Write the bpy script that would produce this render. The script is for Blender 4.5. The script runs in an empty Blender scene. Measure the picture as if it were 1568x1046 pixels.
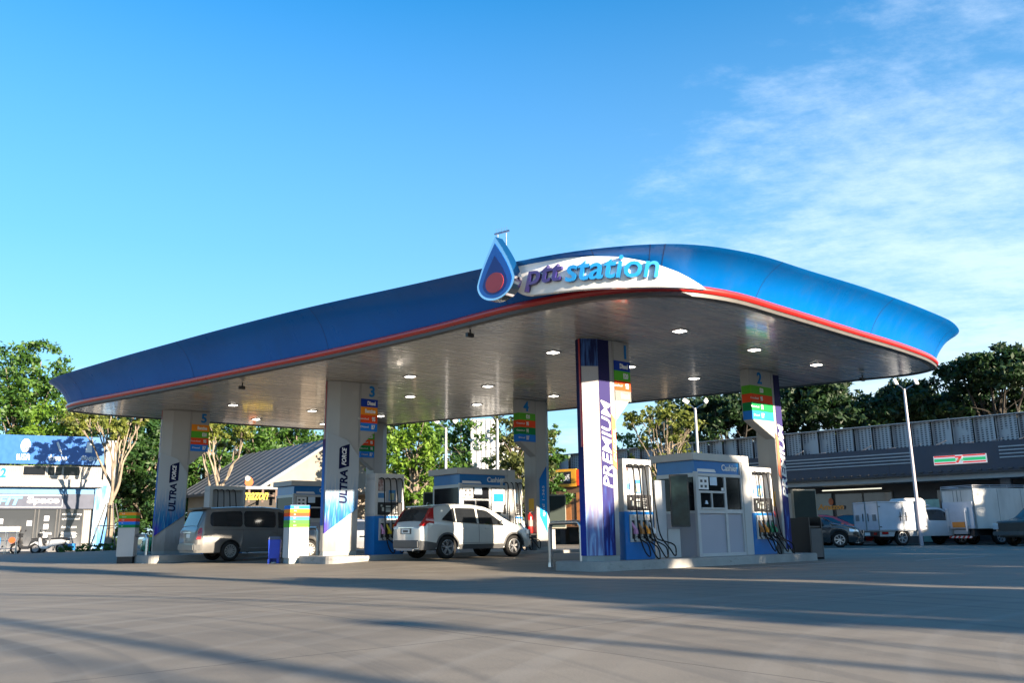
import bpy, bmesh, math, random
from mathutils import Vector, Matrix
import numpy as np
R = math.radians
sc = bpy.context.scene
COL = sc.collection
rnd = random.Random(7)

# ------------------------------------------------------------------ camera
FPX, TH, RO, EYE = 1312.6, .22115, .01213, .732
cd = bpy.data.cameras.new('camera'); cam = bpy.data.objects.new('camera', cd); COL.objects.link(cam)
cd.sensor_width = 36; cd.lens = FPX / 1568 * 36; cd.clip_end = 2000; cd.clip_start = .05
cam.location = (0, 0, EYE)
cam.matrix_world = Matrix.Translation((0, 0, EYE)) @ Matrix.Rotation(math.pi/2 + TH, 4, 'X') @ Matrix.Rotation(-RO, 4, 'Z')
sc.camera = cam
sc.render.resolution_x = 1024; sc.render.resolution_y = 684
sc.view_settings.view_transform = 'Standard'; sc.view_settings.look = 'None'
sc.view_settings.gamma = 1; sc.view_settings.exposure = EXPO = 2.05

# ------------------------------------------------------------------ sky + sun
SUN_EL, SX, SY = R(14.3), .745, -.667
w = bpy.data.worlds.new('World'); sc.world = w; w.use_nodes = True
nt = w.node_tree; nd = nt.nodes; lk = nt.links; nd.clear()
out = nd.new('ShaderNodeOutputWorld'); bg = nd.new('ShaderNodeBackground'); bg.inputs['Strength'].default_value = .064
sky = nd.new('ShaderNodeTexSky'); sky.sky_type = 'NISHITA'; sky.sun_disc = False
sky.sun_elevation = SUN_EL; sky.sun_rotation = math.atan2(SX, SY); sky.air_density = 1.0; sky.dust_density = .6; sky.ozone_density = 2.2
hs = nd.new('ShaderNodeHueSaturation'); hs.inputs['Saturation'].default_value = 1.58; hs.inputs['Hue'].default_value = .494; hs.inputs['Value'].default_value = 1.2
mc = nd.new('ShaderNodeMix'); mc.data_type = 'RGBA'; mc.blend_type = 'MULTIPLY'; mc.inputs['Factor'].default_value = 1; mc.inputs['B'].default_value = (.76, 1.0, 1.1, 1)
lk.new(sky.outputs[0], hs.inputs['Color']); lk.new(hs.outputs[0], mc.inputs['A'])
tc = nd.new('ShaderNodeTexCoord'); sp = nd.new('ShaderNodeSeparateXYZ'); lk.new(tc.outputs['Generated'], sp.inputs[0])
def wm(op, a, b=None, c=None):
    n = nd.new('ShaderNodeMath'); n.operation = op
    for i, v in enumerate((a, b, c)):
        if v is None: continue
        if isinstance(v, (int, float)): n.inputs[i].default_value = v
        else: lk.new(v, n.inputs[i])
    return n.outputs[0]
zz = wm('MAXIMUM', sp.outputs['Z'], .03)
px_ = wm('DIVIDE', sp.outputs['X'], wm('ADD', zz, .10)); py_ = wm('DIVIDE', sp.outputs['Y'], wm('ADD', zz, .10))
cb = nd.new('ShaderNodeCombineXYZ'); lk.new(px_, cb.inputs[0]); lk.new(py_, cb.inputs[1])
mp = nd.new('ShaderNodeMapping'); mp.inputs['Rotation'].default_value = (0, 0, R(35)); mp.inputs['Scale'].default_value = (1.0, 1.35, 1)
lk.new(cb.outputs[0], mp.inputs[0])
n1 = nd.new('ShaderNodeTexNoise'); n1.inputs['Scale'].default_value = 1.2; n1.inputs['Detail'].default_value = 9; n1.inputs['Roughness'].default_value = .6; n1.inputs['Distortion'].default_value = .5
n2 = nd.new('ShaderNodeTexNoise'); n2.inputs['Scale'].default_value = 9; n2.inputs['Detail'].default_value = 6; n2.inputs['Roughness'].default_value = .7
lk.new(mp.outputs[0], n1.inputs[0]); lk.new(mp.outputs[0], n2.inputs[0])
# veil of cirrus over the right of the sky, thinning to the left
side = wm('DIVIDE', sp.outputs['X'], wm('ADD', sp.outputs['Y'], .25))
veil = wm('MULTIPLY_ADD', side, 1.75, -.14)
elev = wm('MULTIPLY', wm('SUBTRACT', sp.outputs['Z'], .30), -1.35)
f = wm('ADD', wm('ADD', wm('MULTIPLY', n1.outputs['Fac'], 1.5), wm('MULTIPLY', n2.outputs['Fac'], .72)), wm('MINIMUM', wm('MAXIMUM', veil, -.34), .42))
f = wm('ADD', f, elev)
mr = nd.new('ShaderNodeMapRange'); mr.interpolation_type = 'SMOOTHSTEP'; lk.new(f, mr.inputs[0]); mr.inputs[1].default_value = 1.09; mr.inputs[2].default_value = 1.9; mr.inputs[4].default_value = .5
mx = nd.new('ShaderNodeMix'); mx.data_type = 'RGBA'; lk.new(mr.outputs[0], mx.inputs['Factor']); 
hz = nd.new('ShaderNodeMapRange'); lk.new(sp.outputs['Z'], hz.inputs[0]); hz.inputs[1].default_value = 0; hz.inputs[2].default_value = .60; hz.inputs[3].default_value = .88; hz.inputs[4].default_value = .04
mh = nd.new('ShaderNodeMix'); mh.data_type = 'RGBA'; lk.new(hz.outputs[0], mh.inputs['Factor']); lk.new(mc.outputs['Result'], mh.inputs['A']); mh.inputs['B'].default_value = (2.1, 3.1, 3.9, 1); lk.new(mh.outputs['Result'], mx.inputs['A']); mx.inputs['B'].default_value = (4.7, 5.3, 5.9, 1)
lk.new(mx.outputs['Result'], bg.inputs['Color']); lk.new(bg.outputs[0], out.inputs[0])

sd = bpy.data.lights.new('sun', 'SUN'); sd.energy = 5; sd.angle = R(.5); sd.color = (1, .83, .63)
so = bpy.data.objects.new('sun', sd); COL.objects.link(so)
so.rotation_euler = Vector((SX*math.cos(SUN_EL), SY*math.cos(SUN_EL), math.sin(SUN_EL))).to_track_quat('Z', 'Y').to_euler()

# ------------------------------------------------------------------ frames
def at(px, py, Y):
    dx = px - 784; dy = 523 - py; c, s = math.cos(RO), math.sin(RO)
    x = dx*c + dy*s; y = -dx*s + dy*c
    ry = FPX*math.cos(TH) - y*math.sin(TH); rz = FPX*math.sin(TH) + y*math.cos(TH)
    return Vector((x*Y/ry, Y, EYE + rz*Y/ry))
OX, OY = 1.32, 17.5
ROT = math.atan2(.641, .767)
def gheight(x, y):
    # the forecourt is gently crowned towards the middle pumps
    u = (x-OX)*.767+(y-OY)*.641; v = -(x-OX)*.641+(y-OY)*.767
    q = lambda a, b, t: (lambda k: k*k*(3-2*k))(min(1, max(0, (t-a)/(b-a))))
    return .165*q(-4.5, 1, u)*q(.6, 4.4, v)*q(14, 8, u)
def G(u, v, z=0): return Vector((OX + u*.767 - v*.641, OY + u*.641 + v*.767, z))

# ------------------------------------------------------------------ materials
MATS = {}
def mat(name, col, rough=.5, metal=0, var=.08, scale=3, bump=0, bscale=40, coat=0, spec=.5, emit=None, estr=0, stretch=None, trans=0, col2=None, rvar=.1):
    if name in MATS: return MATS[name]
    m = bpy.data.materials.new(name); m.use_nodes = True; MATS[name] = m
    n = m.node_tree.nodes; l = m.node_tree.links; b = n['Principled BSDF']
    tc = n.new('ShaderNodeTexCoord'); src = tc.outputs['Object']
    if stretch:
        mpp = n.new('ShaderNodeMapping'); mpp.inputs['Scale'].default_value = stretch; l.new(src, mpp.inputs[0]); src = mpp.outputs[0]
    nz = n.new('ShaderNodeTexNoise'); nz.inputs['Scale'].default_value = scale; nz.inputs['Detail'].default_value = 6; l.new(src, nz.inputs[0])
    r = n.new('ShaderNodeValToRGB'); l.new(nz.outputs['Fac'], r.inputs[0])
    c2 = col2 or tuple(min(1, c*(1+var)) for c in col)
    c1 = tuple(c*(1-var) for c in col)
    r.color_ramp.elements[0].position = .3; r.color_ramp.elements[1].position = .7
    r.color_ramp.elements[0].color = (*c1, 1); r.color_ramp.elements[1].color = (*c2, 1)
    l.new(r.outputs[0], b.inputs['Base Color'])
    mrr = n.new('ShaderNodeMapRange'); l.new(nz.outputs['Fac'], mrr.inputs[0]); mrr.inputs[1].default_value = .3; mrr.inputs[2].default_value = .7
    mrr.inputs[3].default_value = max(.02, rough*(1-rvar)); mrr.inputs[4].default_value = min(1, rough*(1+rvar)); l.new(mrr.outputs[0], b.inputs['Roughness'])
    b.inputs['Metallic'].default_value = metal; b.inputs['Specular IOR Level'].default_value = spec
    b.inputs['Coat Weight'].default_value = coat; b.inputs['Coat Roughness'].default_value = .05
    if trans: b.inputs['Transmission Weight'].default_value = trans
    if emit: b.inputs['Emission Color'].default_value = (*emit, 1); b.inputs['Emission Strength'].default_value = estr
    if bump:
        nb = n.new('ShaderNodeTexNoise'); nb.inputs['Scale'].default_value = bscale; nb.inputs['Detail'].default_value = 5; l.new(src, nb.inputs[0])
        bp = n.new('ShaderNodeBump'); bp.inputs['Strength'].default_value = bump; bp.inputs['Distance'].default_value = .02
        l.new(nb.outputs['Fac'], bp.inputs['Height']); l.new(bp.outputs[0], b.inputs['Normal'])
    return m
class NG:
    """small node helper for hand made materials"""
    def __init__(s, name, **kw):
        s.m = mat(name, kw.pop('col', (.5, .5, .5)), **kw); s.n = s.m.node_tree.nodes; s.l = s.m.node_tree.links; s.b = s.n['Principled BSDF']
        s.tc = s.n.new('ShaderNodeTexCoord')
    def sep(s, kind='Object'):
        x = s.n.new('ShaderNodeSeparateXYZ'); s.l.new(s.tc.outputs[kind], x.inputs[0]); return x.outputs
    def math(s, op, a, b=None, c=None, clamp=False):
        q = s.n.new('ShaderNodeMath'); q.operation = op; q.use_clamp = clamp
        for i, v in enumerate((a, b, c)):
            if v is None: continue
            if isinstance(v, (int, float)): q.inputs[i].default_value = v
            else: s.l.new(v, q.inputs[i])
        return q.outputs[0]
    def noise(s, scale, detail=5, rough=.5, vec=None, stretch=None, dist=0, rot=0):
        q = s.n.new('ShaderNodeTexNoise'); q.inputs['Scale'].default_value = scale; q.inputs['Detail'].default_value = detail; q.inputs['Roughness'].default_value = rough; q.inputs['Distortion'].default_value = dist
        v = vec or s.tc.outputs['Object']
        if stretch:
            mm = s.n.new('ShaderNodeMapping'); mm.inputs['Scale'].default_value = stretch; mm.inputs['Rotation'].default_value = (0, 0, rot); s.l.new(v, mm.inputs[0]); v = mm.outputs[0]
        s.l.new(v, q.inputs[0]); return q.outputs['Fac']
    def ramp(s, v, stops):
        q = s.n.new('ShaderNodeValToRGB'); s.l.new(v, q.inputs[0]); e = q.color_ramp.elements
        while len(e) < len(stops): e.new(.5)
        for i, (p, c) in enumerate(stops):
            e[i].position = p; e[i].color = (*c, 1) if len(c) == 3 else c
        return q.outputs[0]
    def mix(s, f, a, b, blend='MIX'):
        q = s.n.new('ShaderNodeMix'); q.data_type = 'RGBA'; q.blend_type = blend
        for i, v in (('Factor', f), ('A', a), ('B', b)):
            if isinstance(v, (int, float)): q.inputs[i].default_value = v
            elif isinstance(v, tuple): q.inputs[i].default_value = (*v, 1)
            else: s.l.new(v, q.inputs[i])
        return q.outputs['Result']
    def rng(s, v, a, b, c=0, d=1):
        q = s.n.new('ShaderNodeMapRange'); s.l.new(v, q.inputs[0]); q.interpolation_type = 'SMOOTHSTEP'
        for i, x in enumerate((a, b, c, d)): q.inputs[i+1].default_value = x
        return q.outputs[0]
    def color(s, v): s.l.new(v, s.b.inputs['Base Color'])
    def rough(s, v): s.l.new(v, s.b.inputs['Roughness'])
    def bump(s, h, st=.3, d=.02):
        q = s.n.new('ShaderNodeBump'); q.inputs['Strength'].default_value = st; q.inputs['Distance'].default_value = d; s.l.new(h, q.inputs['Height']); s.l.new(q.outputs[0], s.b.inputs['Normal'])

WHITE = mat('white_paint', (.44, .44, .435), .5, var=.05, scale=1.5, spec=.3)
GREYW = mat('pale_grey_panel', (.33, .34, .36), .42, var=.06, scale=2)
BLUE = mat('station_blue', (.003, .14, .42), .33, var=.1, coat=.4)
DBLUE = mat('dark_blue', (.01, .05, .28), .4, var=.1)
NAVY = mat('navy', (.008, .015, .08), .35, var=.15)
BLACK = mat('black_plastic', (.015, .015, .017), .4, var=.2)
RUBBER = mat('rubber', (.012, .012, .012), .7, spec=.2, var=.25, scale=8)
DGREY = mat('dark_grey', (.05, .052, .056), .5, var=.15)
MGREY = mat('mid_grey', (.2, .2, .21), .5, var=.1)
GLASS = mat('tinted_glass', (.012, .014, .017), .04, var=.1, spec=.8, coat=.3)
DGLASS = mat('booth_glass', (.008, .009, .012), .08, var=.1, spec=.3)
STEEL = mat('brushed_steel', (.5, .5, .5), .3, metal=1, var=.1, scale=12)
ALU = mat('aluminium_frame', (.62, .63, .65), .38, metal=.6, var=.05)
CHROME = mat('chrome', (.75, .75, .75), .12, metal=1, var=.05)
RED = mat('signal_red', (.38, .012, .01), .35, var=.1, coat=.4)
ORANGE = mat('orange', (.75, .22, .02), .45, var=.08)
GREEN = mat('fuel_green', (.09, .36, .03), .65, var=.06, spec=.12)
DGREEN = mat('fuel_dark_green', (.01, .20, .06), .65, var=.06, spec=.12)
REDO = mat('fuel_red', (.70, .07, .02), .65, var=.06, spec=.12)
FBLUE = mat('fuel_blue', (.02, .18, .62), .65, var=.06, spec=.12)
FDBLUE = mat('fuel_deep_blue', (.008, .04, .30), .65, var=.06, spec=.12)
FORANGE = mat('fuel_orange', (.75, .25, .02), .65, var=.06, spec=.12)
FGREY = mat('fuel_grey', (.16, .17, .17), .65, var=.06, spec=.12)
INKB = mat('sign_ink_blue', (.01, .16, .45), .7, spec=.1)
INKN = mat('sign_ink_navy', (.006, .009, .045), .7, spec=.08)
INKW = mat('sign_ink_white', (.70, .70, .70), .7, var=.03, spec=.1)
YELLOW = mat('yellow_card', (.70, .42, .04), .5)
GRAPH = mat('graphite', (.035, .04, .05), .35)

def concrete(name, base, tint=(1, 1, 1), rot=0):
    g = NG(name, col=base, rough=.8)
    a = g.noise(.35, 6, .6); b = g.noise(3.2, 6, .65); c = g.noise(60, 3, .6)
    v = g.math('ADD', g.math('MULTIPLY', a, .55), g.math('ADD', g.math('MULTIPLY', b, .3), g.math('MULTIPLY', c, .18)))
    lo = tuple(x*.72 for x in base); hi = tuple(x*1.28 for x in base)
    sc_ = g.rng(g.noise(2.2, 7, .75, stretch=(1, 1, 3)), .56, .70)
    g.color(g.mix(g.math('MULTIPLY', sc_, .55), g.ramp(v, [(.36, lo), (.66, hi)]), tuple(x*.3 for x in base))); g.bump(c, .25, .01); return g
CONC = concrete('kerb_concrete', (.27, .265, .25)).m

# ------------------------------------------------------------------ mesh helpers
class MB:
    def __init__(s): s.bm = bmesh.new()
    def box(s, x0, x1, y0, y1, z0, z1):
        v = [s.bm.verts.new(p) for p in ((x0,y0,z0),(x1,y0,z0),(x1,y1,z0),(x0,y1,z0),(x0,y0,z1),(x1,y0,z1),(x1,y1,z1),(x0,y1,z1))]
        for f in ((0,3,2,1),(4,5,6,7),(0,1,5,4),(1,2,6,5),(2,3,7,6),(3,0,4,7)): s.bm.faces.new([v[i] for i in f])
        return s
    def face(s, pts): s.bm.faces.new([s.bm.verts.new(p) for p in pts]); return s
    def prism(s, pts, z0, z1, top=None):
        """plan polygon pts (x,y) ccw between z0 and z1; top = other plan for the top"""
        top = top or pts
        a = [s.bm.verts.new((p[0], p[1], z0)) for p in pts]; b = [s.bm.verts.new((p[0], p[1], z1)) for p in top]; n = len(a)
        for i in range(n): s.bm.faces.new((a[i], a[(i+1) % n], b[(i+1) % n], b[i]))
        s.bm.faces.new(a[::-1]); s.bm.faces.new(b); return s
    def plate(s, pts, y0, y1):
        """(x,z) polygon extruded along y from y0 (front) to y1"""
        a = [s.bm.verts.new((p[0], y0, p[1])) for p in pts]; b = [s.bm.verts.new((p[0], y1, p[1])) for p in pts]; n = len(a)
        for i in range(n): s.bm.faces.new((a[(i+1) % n], a[i], b[i], b[(i+1) % n]))
        s.bm.faces.new(a); s.bm.faces.new(b[::-1]); return s
    def tube(s, pts, r, n=8, r2=None, cap=True):
        pts = [Vector(p) for p in pts]; rings = []
        for i, p in enumerate(pts):
            d = (pts[min(i+1, len(pts)-1)] - pts[max(i-1, 0)]).normalized()
            up = Vector((0, 0, 1)) if abs(d.z) < .9 else Vector((1, 0, 0))
            a = d.cross(up).normalized(); b = d.cross(a)
            rr = r if r2 is None else r + (r2-r)*i/(len(pts)-1)
            if isinstance(r, (list, tuple)): rr = r[i]
            rings.append([s.bm.verts.new(p + (a*math.cos(k*2*math.pi/n) + b*math.sin(k*2*math.pi/n))*rr) for k in range(n)])
        for i in range(len(rings)-1):
            for k in range(n): s.bm.faces.new((rings[i][k], rings[i][(k+1) % n], rings[i+1][(k+1) % n], rings[i+1][k]))
        if cap: s.bm.faces.new(rings[0][::-1]); s.bm.faces.new(rings[-1])
        return s
    def lathe(s, prof, n=20, axis='Z', c=(0, 0, 0)):
        rings = []
        for r, h in prof:
            ring = []
            for k in range(n):
                a = 2*math.pi*k/n; x, y = r*math.cos(a), r*math.sin(a)
                p = (x, y, h) if axis == 'Z' else (x, h, y) if axis == 'Y' else (h, x, y)
                ring.append(s.bm.verts.new((p[0]+c[0], p[1]+c[1], p[2]+c[2])))
            rings.append(ring)
        for i in range(len(rings)-1):
            for k in range(n): s.bm.faces.new((rings[i][k], rings[i][(k+1) % n], rings[i+1][(k+1) % n], rings[i+1][k]))
        return s
    def grid(s, rows, closeu=False):
        V = [[s.bm.verts.new(p) for p in r] for r in rows]
        for i in range(len(V)-1):
            for k in range(len(V[0]) - (0 if closeu else 1)):
                q = (V[i][k], V[i][(k+1) % len(V[0])], V[i+1][(k+1) % len(V[0])], V[i+1][k])
                try: s.bm.faces.new(q)
                except ValueError: pass
        return V
    def make(s, name, m, parent=None, bevel=0, smooth=0, loc=None, rot=None, fix=True, thick=0):
        if fix: bmesh.ops.recalc_face_normals(s.bm, faces=s.bm.faces)
        if bevel: bmesh.ops.bevel(s.bm, geom=[e for e in s.bm.edges if len(e.link_faces) == 2 and e.calc_face_angle(0) > .6], offset=bevel, segments=2, affect='EDGES', clamp_overlap=True)
        if thick: bmesh.ops.solidify(s.bm, geom=s.bm.faces, thickness=thick)
        me = bpy.data.meshes.new(name); s.bm.to_mesh(me); s.bm.free()
        if smooth:
            for p in me.polygons: p.use_smooth = True
            me.set_sharp_from_angle(angle=R(smooth))
        for mm in (m if isinstance(m, (list, tuple)) else [m]): me.materials.append(mm)
        o = bpy.data.objects.new(name, me); COL.objects.link(o)
        if parent: o.parent = parent
        if loc is not None: o.location = loc
        if rot is not None: o.rotation_euler = rot
        return o
def thing(name, label, cat, loc=(0, 0, 0), rz=0, group=None):
    o = bpy.data.objects.new(name, None); COL.objects.link(o); o.empty_display_size = .2
    o.location = loc; o.rotation_euler = (0, 0, rz); o['label'] = label; o['category'] = cat
    if group: o['group'] = group
    return o
def tag(o, label, cat, group=None, kind=None):
    o['label'] = label; o['category'] = cat
    if group: o['group'] = group
    if kind: o['kind'] = kind
    return o
def struct(o): o['kind'] = 'structure'; return o
def dup(root, loc=None, rz=None, label=None):
    r = root.copy(); COL.objects.link(r)
    if loc is not None: r.location = loc
    if rz is not None: r.rotation_euler = (0, 0, rz)
    if label: r['label'] = label
    for ch in list(root.children):
        c = ch.copy(); COL.objects.link(c); c.parent = r
        for g_ in ch.children:
            d = g_.copy(); COL.objects.link(d); d.parent = c
    return r
FRONT = Matrix(((1, 0, 0, 0), (0, 0, -1, 0), (0, 1, 0, 0), (0, 0, 0, 1)))      # text read along +x, facing -y
UPWARD = Matrix(((0, -1, 0, 0), (0, 0, -1, 0), (1, 0, 0, 0), (0, 0, 0, 1)))    # text read upwards, facing -y
def text(name, body, size, m, parent, loc, frame=FRONT, shear=0, ext=.004, bold=0, width=None, align='LEFT', rz=0, height=None):
    cu = bpy.data.curves.new(name, 'FONT'); cu.body = body; cu.size = size; cu.shear = shear; cu.extrude = ext; cu.offset = bold; cu.resolution_u = 3; cu.align_x = 'LEFT'
    t = bpy.data.objects.new(name, cu); COL.objects.link(t)
    me = bpy.data.meshes.new_from_object(t.evaluated_get(bpy.context.evaluated_depsgraph_get())); me.name = name
    bpy.data.objects.remove(t); bpy.data.curves.remove(cu)
    if len(me.vertices):
        xs = [v.co.x for v in me.vertices]; ys = [v.co.y for v in me.vertices]; x0, x1 = min(xs), max(xs); y0, y1 = min(ys), max(ys)
        fx = width/(x1-x0) if width else 1; fy = height/(y1-y0) if height else (fx if width else 1)
        off = x0 if align == 'LEFT' else x1 if align == 'RIGHT' else (x0+x1)/2
        for v in me.vertices: v.co.x = (v.co.x-off)*fx; v.co.y = (v.co.y-(y0 if height else 0))*fy
    me.materials.clear(); me.materials.append(m)
    me.transform(Matrix.Translation(loc) @ Matrix.Rotation(rz, 4, 'Z') @ frame)
    o = bpy.data.objects.new(name, me); COL.objects.link(o)
    if parent: o.parent = parent
    return o

# shade trees behind the viewpoint: (offset across the light, distance, height, width, crown start, leaves, leaf size)
CAST = [(7.4, 24, 7.6, 1.2, .45, 900, .25), (9.4, 21, 8.8, 3.4, .05, 9000, .42), (11.2, 24, 9.0, 2.6, .05, 8000, .42), (14.5, 22, 9.7, 3.9, .05, 12000, .42), (18.0, 22, 11.9, 4.4, .05, 9000, .36), (21.6, 22, 11.2, 4.4, .05, 10000, .4), (25.8, 22, 11.2, 6.6, .05, 13000, .45), (31, 22, 12.4, 8, .05, 14000, .5), (38.4, 22, 12.8, 10, .05, 16000, .5), (46, 22, 12.4, 10, .05, 16000, .5), (8.6, 30, 15.5, 1.8, .78, 1500, .28)]
CPOST = [(5.03, 26, 8.1, .085), (3.0, 28, 10, .11), (2.35, 34, 11, .07)]

# ------------------------------------------------------------------ ground
g = NG('forecourt_concrete', col=(.28, .265, .235), rough=.7)
s_ = g.sep('Object')
a = g.noise(.16, 7, .62); b = g.noise(1.4, 7, .62, stretch=(1, 1, 1)); c = g.noise(45, 3, .6); d = g.noise(.9, 6, .55, stretch=(.28, 1.6, 1), rot=R(20), dist=1.4)
v = g.math('ADD', g.math('ADD', g.math('MULTIPLY', a, .42), g.math('MULTIPLY', b, .24)), g.math('ADD', g.math('MULTIPLY', c, .12), g.math('MULTIPLY', d, .26)))
base = g.ramp(v, [(.38, (.128, .112, .090)), (.52, (.175, .155, .126)), (.66, (.225, .20, .163))])
# tyre arcs: rings round three turning centres
def ring(cx, cy, freq, lo):
    dx = g.math('SUBTRACT', s_[0], cx); dy = g.math('SUBTRACT', s_[1], cy)
    rr = g.math('SQRT', g.math('ADD', g.math('MULTIPLY', dx, dx), g.math('MULTIPLY', dy, dy)))
    q = g.n.new('ShaderNodeTexNoise'); q.noise_dimensions = '1D'; q.inputs['Scale'].default_value = freq; q.inputs['Detail'].default_value = 5
    g.l.new(rr, q.inputs['W']); return g.rng(q.outputs['Fac'], lo, lo+.16)
t1 = g.math('MULTIPLY', ring(-9, 1, 3.2, .5), g.noise(.35, 3)); t2 = g.math('MULTIPLY', ring(9, 2, 2.6, .5), g.noise(.3, 3))
base = g.mix(g.math('MULTIPLY', t1, .75), base, (.085, .083, .078)); base = g.mix(g.math('MULTIPLY', t2, .45), base, (.25, .235, .205))
# expansion joints
def joint(ax, off, sp_, wd):
    q = g.math('MODULO', g.math('ADD', ax, 600 + off), sp_); q = g.math('ABSOLUTE', g.math('SUBTRACT', q, sp_/2)); return g.math('LESS_THAN', q, wd)
uu = g.math('ADD', g.math('MULTIPLY', s_[0], .767), g.math('MULTIPLY', s_[1], .641)); vv = g.math('SUBTRACT', g.math('MULTIPLY', s_[1], .767), g.math('MULTIPLY', s_[0], .641))
wob = g.math('MULTIPLY', g.math('SUBTRACT', g.noise(2.5, 4), .5), .03)
jj = g.math('MAXIMUM', joint(g.math('ADD', uu, wob), 1.2, 4.5, .008), joint(g.math('ADD', vv, wob), .9, 3.8, .008))
base = g.mix(g.math('MULTIPLY', jj, .72), base, (.04, .04, .039))
stn = g.rng(g.noise(.8, 8, .7), .66, .74); base = g.mix(g.math('MULTIPLY', stn, .35), base, (.075, .073, .068))
oil = g.math('MULTIPLY', g.rng(g.noise(3.4, 3, .5), .70, .76), g.rng(g.noise(.45, 2), .5, .6)); base = g.mix(g.math('MULTIPLY', oil, .6), base, (.03, .028, .026))
pch = g.rng(g.noise(.22, 2, .4, stretch=(1, 1.3, 1)), .52, .56); base = g.mix(g.math('MULTIPLY', pch, .10), base, (.30, .27, .22))
g.color(base); g.b.inputs['Specular IOR Level'].default_value = .22; g.rough(g.rng(v, .35, .65, .6, .85)); g.bump(g.math('ADD', c, g.math('MULTIPLY', jj, -2)), .22, .006)
FORE = g.m
gx = [-60, -40, -26] + [-20+.8*k for k in range(51)] + [26, 40, 70]; gy = [-30, 0, 8] + [10+.8*k for k in range(46)] + [50, 70, 95]
mb = MB(); mb.grid([[(x, y, gheight(x, y)) for y in gy] for x in gx]); fc = struct(mb.make('forecourt', FORE, smooth=60))
mb = MB(); mb.face([(-600, -300, -.02), (600, -300, -.02), (600, 900, -.02), (-600, 900, -.02)])
struct(mb.make('ground', mat('far_ground', (.12, .13, .07), .9, var=.3, scale=.2)))
# worn painted guide line in front of the right island
mb = MB()
for (u0, u1, v0, v1) in ((1.2, 7.0, -1.75, -1.66), (8.6, 12.5, -2.6, -2.5)):
    mb.face([G(u0, v0, .004), G(u1, v0, .004), G(u1, v1, .004), G(u0, v1, .004)])
ln = NG('worn_line_paint', col=(.45, .44, .40), rough=.7)
ln.color(ln.ramp(ln.noise(9, 6, .7), [(.42, (.25, .24, .22)), (.6, (.48, .46, .42))]))
struct(mb.make('painted_line', ln.m))

# ------------------------------------------------------------------ canopy
LOOP = [(-5.78,16.7),(-5.12,13.7),(-4.4,10.7),(-3.75,7.8),(-3.12,4.9),(-2.57,1.6),(-2.25,-1.0),(-1.75,-2.5),(-.95,-3.4),(.1,-3.74),(2,-3.72),(4.6,-3.6),(7.4,-3.47),(9.15,-3.24),(10.02,-2.9),(10.32,-2.2),(10.0,-.9),(9.2,1.5),(7.9,5.6),(6.8,9),(5.6,12),(4.5,15.2),(3.9,16.8),(2.9,17.45),(.8,17.65),(-2.6,17.75),(-4.9,17.72),(-5.7,17.4)]
RIM = [5.62,5.73,5.80,5.83,5.81,5.66,5.5,5.45,5.45,5.45,5.5,5.6,5.62,5.64,5.6,5.55,5.55,5.55,5.55,5.6,5.6,5.6,5.6,5.6,5.6,5.6,5.6,5.6]
def crom(pts, n):
    o = []; N = len(pts)
    for i in range(N):
        p0, p1, p2, p3 = [np.array(pts[(i+k-1) % N], float) for k in range(4)]
        a, b, c = [max(np.linalg.norm((y-x)[:2])**.5, 1e-4) for x, y in ((p0, p1), (p1, p2), (p2, p3))]
        m1 = ((p1-p0)/a - (p2-p0)/(a+b) + (p2-p1)/b)*b; m2 = ((p2-p1)/b - (p3-p1)/(b+c) + (p3-p2)/c)*b
        for k in range(n):
            t = k/n; o.append((2*t**3-3*t*t+1)*p1 + (t**3-2*t*t+t)*m1 + (-2*t**3+3*t*t)*p2 + (t**3-t*t)*m2)
    return np.array(o)
NS = 6
L3 = crom([(a[0], a[1], r) for a, r in zip(LOOP, RIM)], NS)
LL = L3[:, :2]; T_ = np.roll(LL, -1, 0) - np.roll(LL, 1, 0); T_ /= np.linalg.norm(T_, axis=1)[:, None]
NN = np.stack([T_[:, 1], -T_[:, 0]], 1)
if NN[10][0] > 0: NN = -NN
NP = len(LL)
canopy = thing('fuel_station_canopy', 'big swooping canopy with a blue flared rim and red edge line over the fuel pumps', 'canopy', (OX, OY, 0), ROT)
# soffit of long metal strips
g = NG('soffit_strips', col=(.30, .28, .26), rough=.2, metal=.0)
so_ = g.sep('Object'); q = g.math('MODULO', g.math('ADD', so_[1], 100), .2); edge = g.math('LESS_THAN', g.math('ABSOLUTE', g.math('SUBTRACT', q, .1)), .006)
strip = g.n.new('ShaderNodeTexWhiteNoise'); strip.noise_dimensions = '1D'; g.l.new(g.math('FLOOR', g.math('DIVIDE', g.math('ADD', so_[1], 100), .2)), strip.inputs['W'])
lng = g.noise(1.0, 5, .6, stretch=(.25, 9, 1))
base = g.mix(.05, g.ramp(lng, [(.3, (.32, .30, .265)), (.7, (.37, .345, .31))]), strip.outputs['Value'])
g.color(g.mix(g.math('MULTIPLY', edge, .6), base, (.12, .12, .12)))
g.b.inputs['Specular IOR Level'].default_value = .7; g.b.inputs['Coat Weight'].default_value = .35; g.b.inputs['Coat Roughness'].default_value = .07
hh = g.math('ADD', g.math('MULTIPLY', edge, -1.0), g.math('ADD', g.math('MULTIPLY', strip.outputs['Value'], .0), g.math('MULTIPLY', g.noise(1.2, 3, .5, stretch=(.4, 5, 1)), .8)))
g.rough(g.rng(lng, .3, .7, .2, .36)); g.bump(hh, .10, .012)
SOFF = g.m
mb = MB(); mb.prism([(p[0], p[1]) for p in LL], 4.74, 4.80); mb.make('soffit', SOFF, canopy)
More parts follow.
